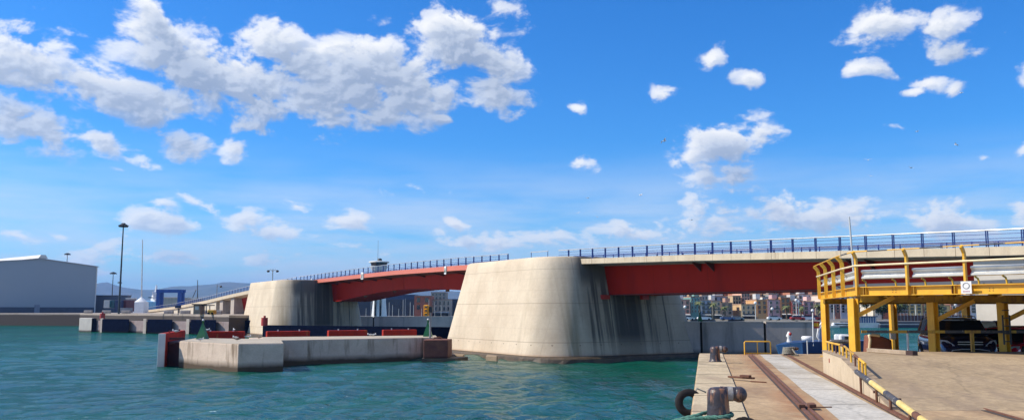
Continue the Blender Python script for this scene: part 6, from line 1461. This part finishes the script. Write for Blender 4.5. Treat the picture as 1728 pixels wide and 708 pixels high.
q = MB().box((XW(1412, 43), 42.7, zd - .1), (XW(1429, 43), 43.6, zb5(564))).build('cabinet', white, bb, bevel=.08)
MB().box((XW(1419, 43), 42.6, zd + .05), (XW(1429, 43), 42.69, zb5(567))).build('cabinet_door', darkmetal, q)
q = MB().lathe([(.14, zt - .1), (.09, zt + .12), (.16, zt + .2), (.05, zt + .42)], (XW(1330, 43.4), 43.4, 0), 10).build('capstan', white, bb); MB().sphere((XW(1331, 43.3), 43.2, zt + .3), .08, 8, 6).build('lamp', redpaint, q)
fl_ = thing('flag', P(1373, 548, 42.6)[:], 'red and yellow striped flag hanging from the mast of the blue boat', 'flag')
base = P(1373, 549, 42.6); fs_ = []
def flagband(v0, v1, m, nm):
    q = MB(); n_ = 8; pr = None
    for i in range(n_ + 1):
        u = i / n_; xx = base.x + u * .30; yy = base.y + math.sin(u * 7) * .03; dr = u * u * .02 + .0
        a = Vector((xx, yy, base.z - .12 + .34 * v1 + dr * 3 * (1 - u) - u * .02)); b = Vector((xx, yy, base.z - .12 + .34 * v0 + dr - u * .02))
        if pr: q.add([pr[0], pr[1], b, a], [(0, 1, 2, 3)])
        pr = (a, b)
    o = q.build(nm, m, fl_); s = o.modifiers.new('thick', 'SOLIDIFY'); s.thickness = .006
flagband(0, .25, redpaint, 'lower_stripe'); flagband(.25, .75, mat('flag_yellow', (.75, .42, .02)), 'middle_stripe'); flagband(.75, 1, redpaint, 'upper_stripe')

# ---------------------------------------------------------------- gulls
def gull(fly=True, m=gullmat):
    t = thing('gull', (0, 0, 0), 'gull', 'gull', 'gulls in the sky' if fly else 'gulls resting on the guide pier', world=False)
    b = MB(); rings = []
    for x_, r_, z_ in ((-.30, .005, .02), (-.22, .035, .01), (-.1, .07, 0), (.03, .085, 0), (.12, .06, .01), (.18, .045, .03), (.22, .045, .04), (.26, .02, .035), (.30, .006, .025)):
        rings.append([Vector((x_, math.cos(2 * math.pi * k / 10) * r_, z_ + math.sin(2 * math.pi * k / 10) * r_ * .85)) for k in range(10)])
    b.loft(rings, smooth=True)
    if fly:
        for s in (-1, 1):
            sp_ = [(0.05, .0, .16), (.22, .10, .15), (.42, .12, .11), (.62, .03, .02)]
            pr = None
            for y_, z_, c_ in sp_:
                r_ = [Vector((.08 - y_ * .15, s * y_, z_ + .02)), Vector((.08 - y_ * .15 - c_ - .02, s * y_, z_ + .02)), Vector((.0 - y_ * .15, s * y_, z_ + .035))]
                if pr: b.add([*pr, *r_], [(0, 1, 4, 3), (1, 2, 5, 4), (2, 0, 3, 5)])
                pr = r_
        b.add([(-.25, -.03, .01), (-.25, .03, .01), (-.38, .07, .015), (-.38, -.07, .015)], [(0, 1, 2, 3)])
    b.build('body', m, t)
    if not fly:
        q = MB()
        for s in (-1, 1): q.extr([(.10, s * .075, .03), (-.05, s * .09, .05), (-.32, s * .03, .03), (-.1, s * .085, -.03)], (0, s * .012, 0)); 
        q.build('wing', gullgrey if m is gullmat else m, t)
        q = MB()
        for s in (-1, 1): q.tube([(0, s * .03, -.06), (0, s * .03, -.16)], .008, 5)
        q.build('legs', orange_y, t)
        MB().sphere((.22, 0, .10), .05, 10, 7).build('head', m, t)
    return t
g0 = gull(True); sky_g = [(1121, 238, 70, 20, 'largest white gull gliding left of the middle cloud'), (1465, 270, 95, 70, 'white gull flying under the small twin cloud on the right'), (1613, 244, 100, 130, 'gull flying over the right part of the bridge'), (1537, 283, 120, 200, 'gull gliding low above the yellow platform'), (1548, 222, 130, 10, 'tiny gull near the thin cloud wisp on the right'), (1469, 297, 140, 80, 'tiny white gull below the right-hand one'), (1081, 329, 110, 150, 'dark speck of a gull above the near pier'), (992, 334, 130, 40, 'small gull above the left part of the near span'), (1008, 366, 140, 60, 'tiny gull just over the bridge railing'), (976, 359, 140, 90, 'tiny dark gull left of the other low one'), (1167, 371, 120, 30, 'small white gull in front of the pale low cloud'), (1622, 157, 120, 10, 'gull in front of the small right-hand cloud')]
for i, (px, py, Y, a, lab) in enumerate(sky_g):
    o = g0 if i == 0 else dup(g0, (0, 0, 0)); o.location = P(px, py, Y); o.rotation_euler = (R(15 * ((i % 3) - 1)), R(-10), R(a)); o['label'] = lab; o.scale = (.8,) * 3
gullrest = gull(False); rests = [(297, 73.3, 2.95, 200, 'white gull perched on the dark red end fender'), (338, 72.2, DT + .19, 30, 'gull standing at the front of the green beacon'), (397.5, 77.5, DT + .19, 160, 'white gull standing on the end block near its back edge'), (418, 80, DT + .19, 20, 'white gull right of the end block fender'), (625, 86.3, DT + .19, 200, 'left gull of the close pair beside the third red fender'), (629.5, 86.1, DT + .19, 10, 'right gull of the close pair beside the third red fender'), (349, 85.5, 2.78, 0, 'gull on the red fender behind the green beacon'), (395, 86.2, 2.78, 120, 'gull on the right end of the fender behind the beacon')]
for i, (px, Y, z, a, lab) in enumerate(rests):
    o = gullrest if i == 0 else dup(gullrest, (0, 0, 0)); o.location = (XW(px, Y, z), Y, z); o.rotation_euler = (0, 0, R(a)); o['label'] = lab; o.scale = (1.1,) * 3
bro = gull(False, brownbird); bro['group'] = 'brown birds on the guide pier'; bro['label'] = 'brown young gull standing on the end block near its front corner'
bro.location = (XW(400, 73.5, DT), 73.5, DT + .19); bro.rotation_euler = (0, 0, R(190)); bro.scale = (1.2,) * 3
o = dup(bro, (XW(437, 78, DT), 78, DT + .19), R(150), 'brown young gull standing where the long wall meets the end block'); o.scale = (1.2,) * 3

for o in bpy.data.objects:
    if '_world' in o: del o['_world']
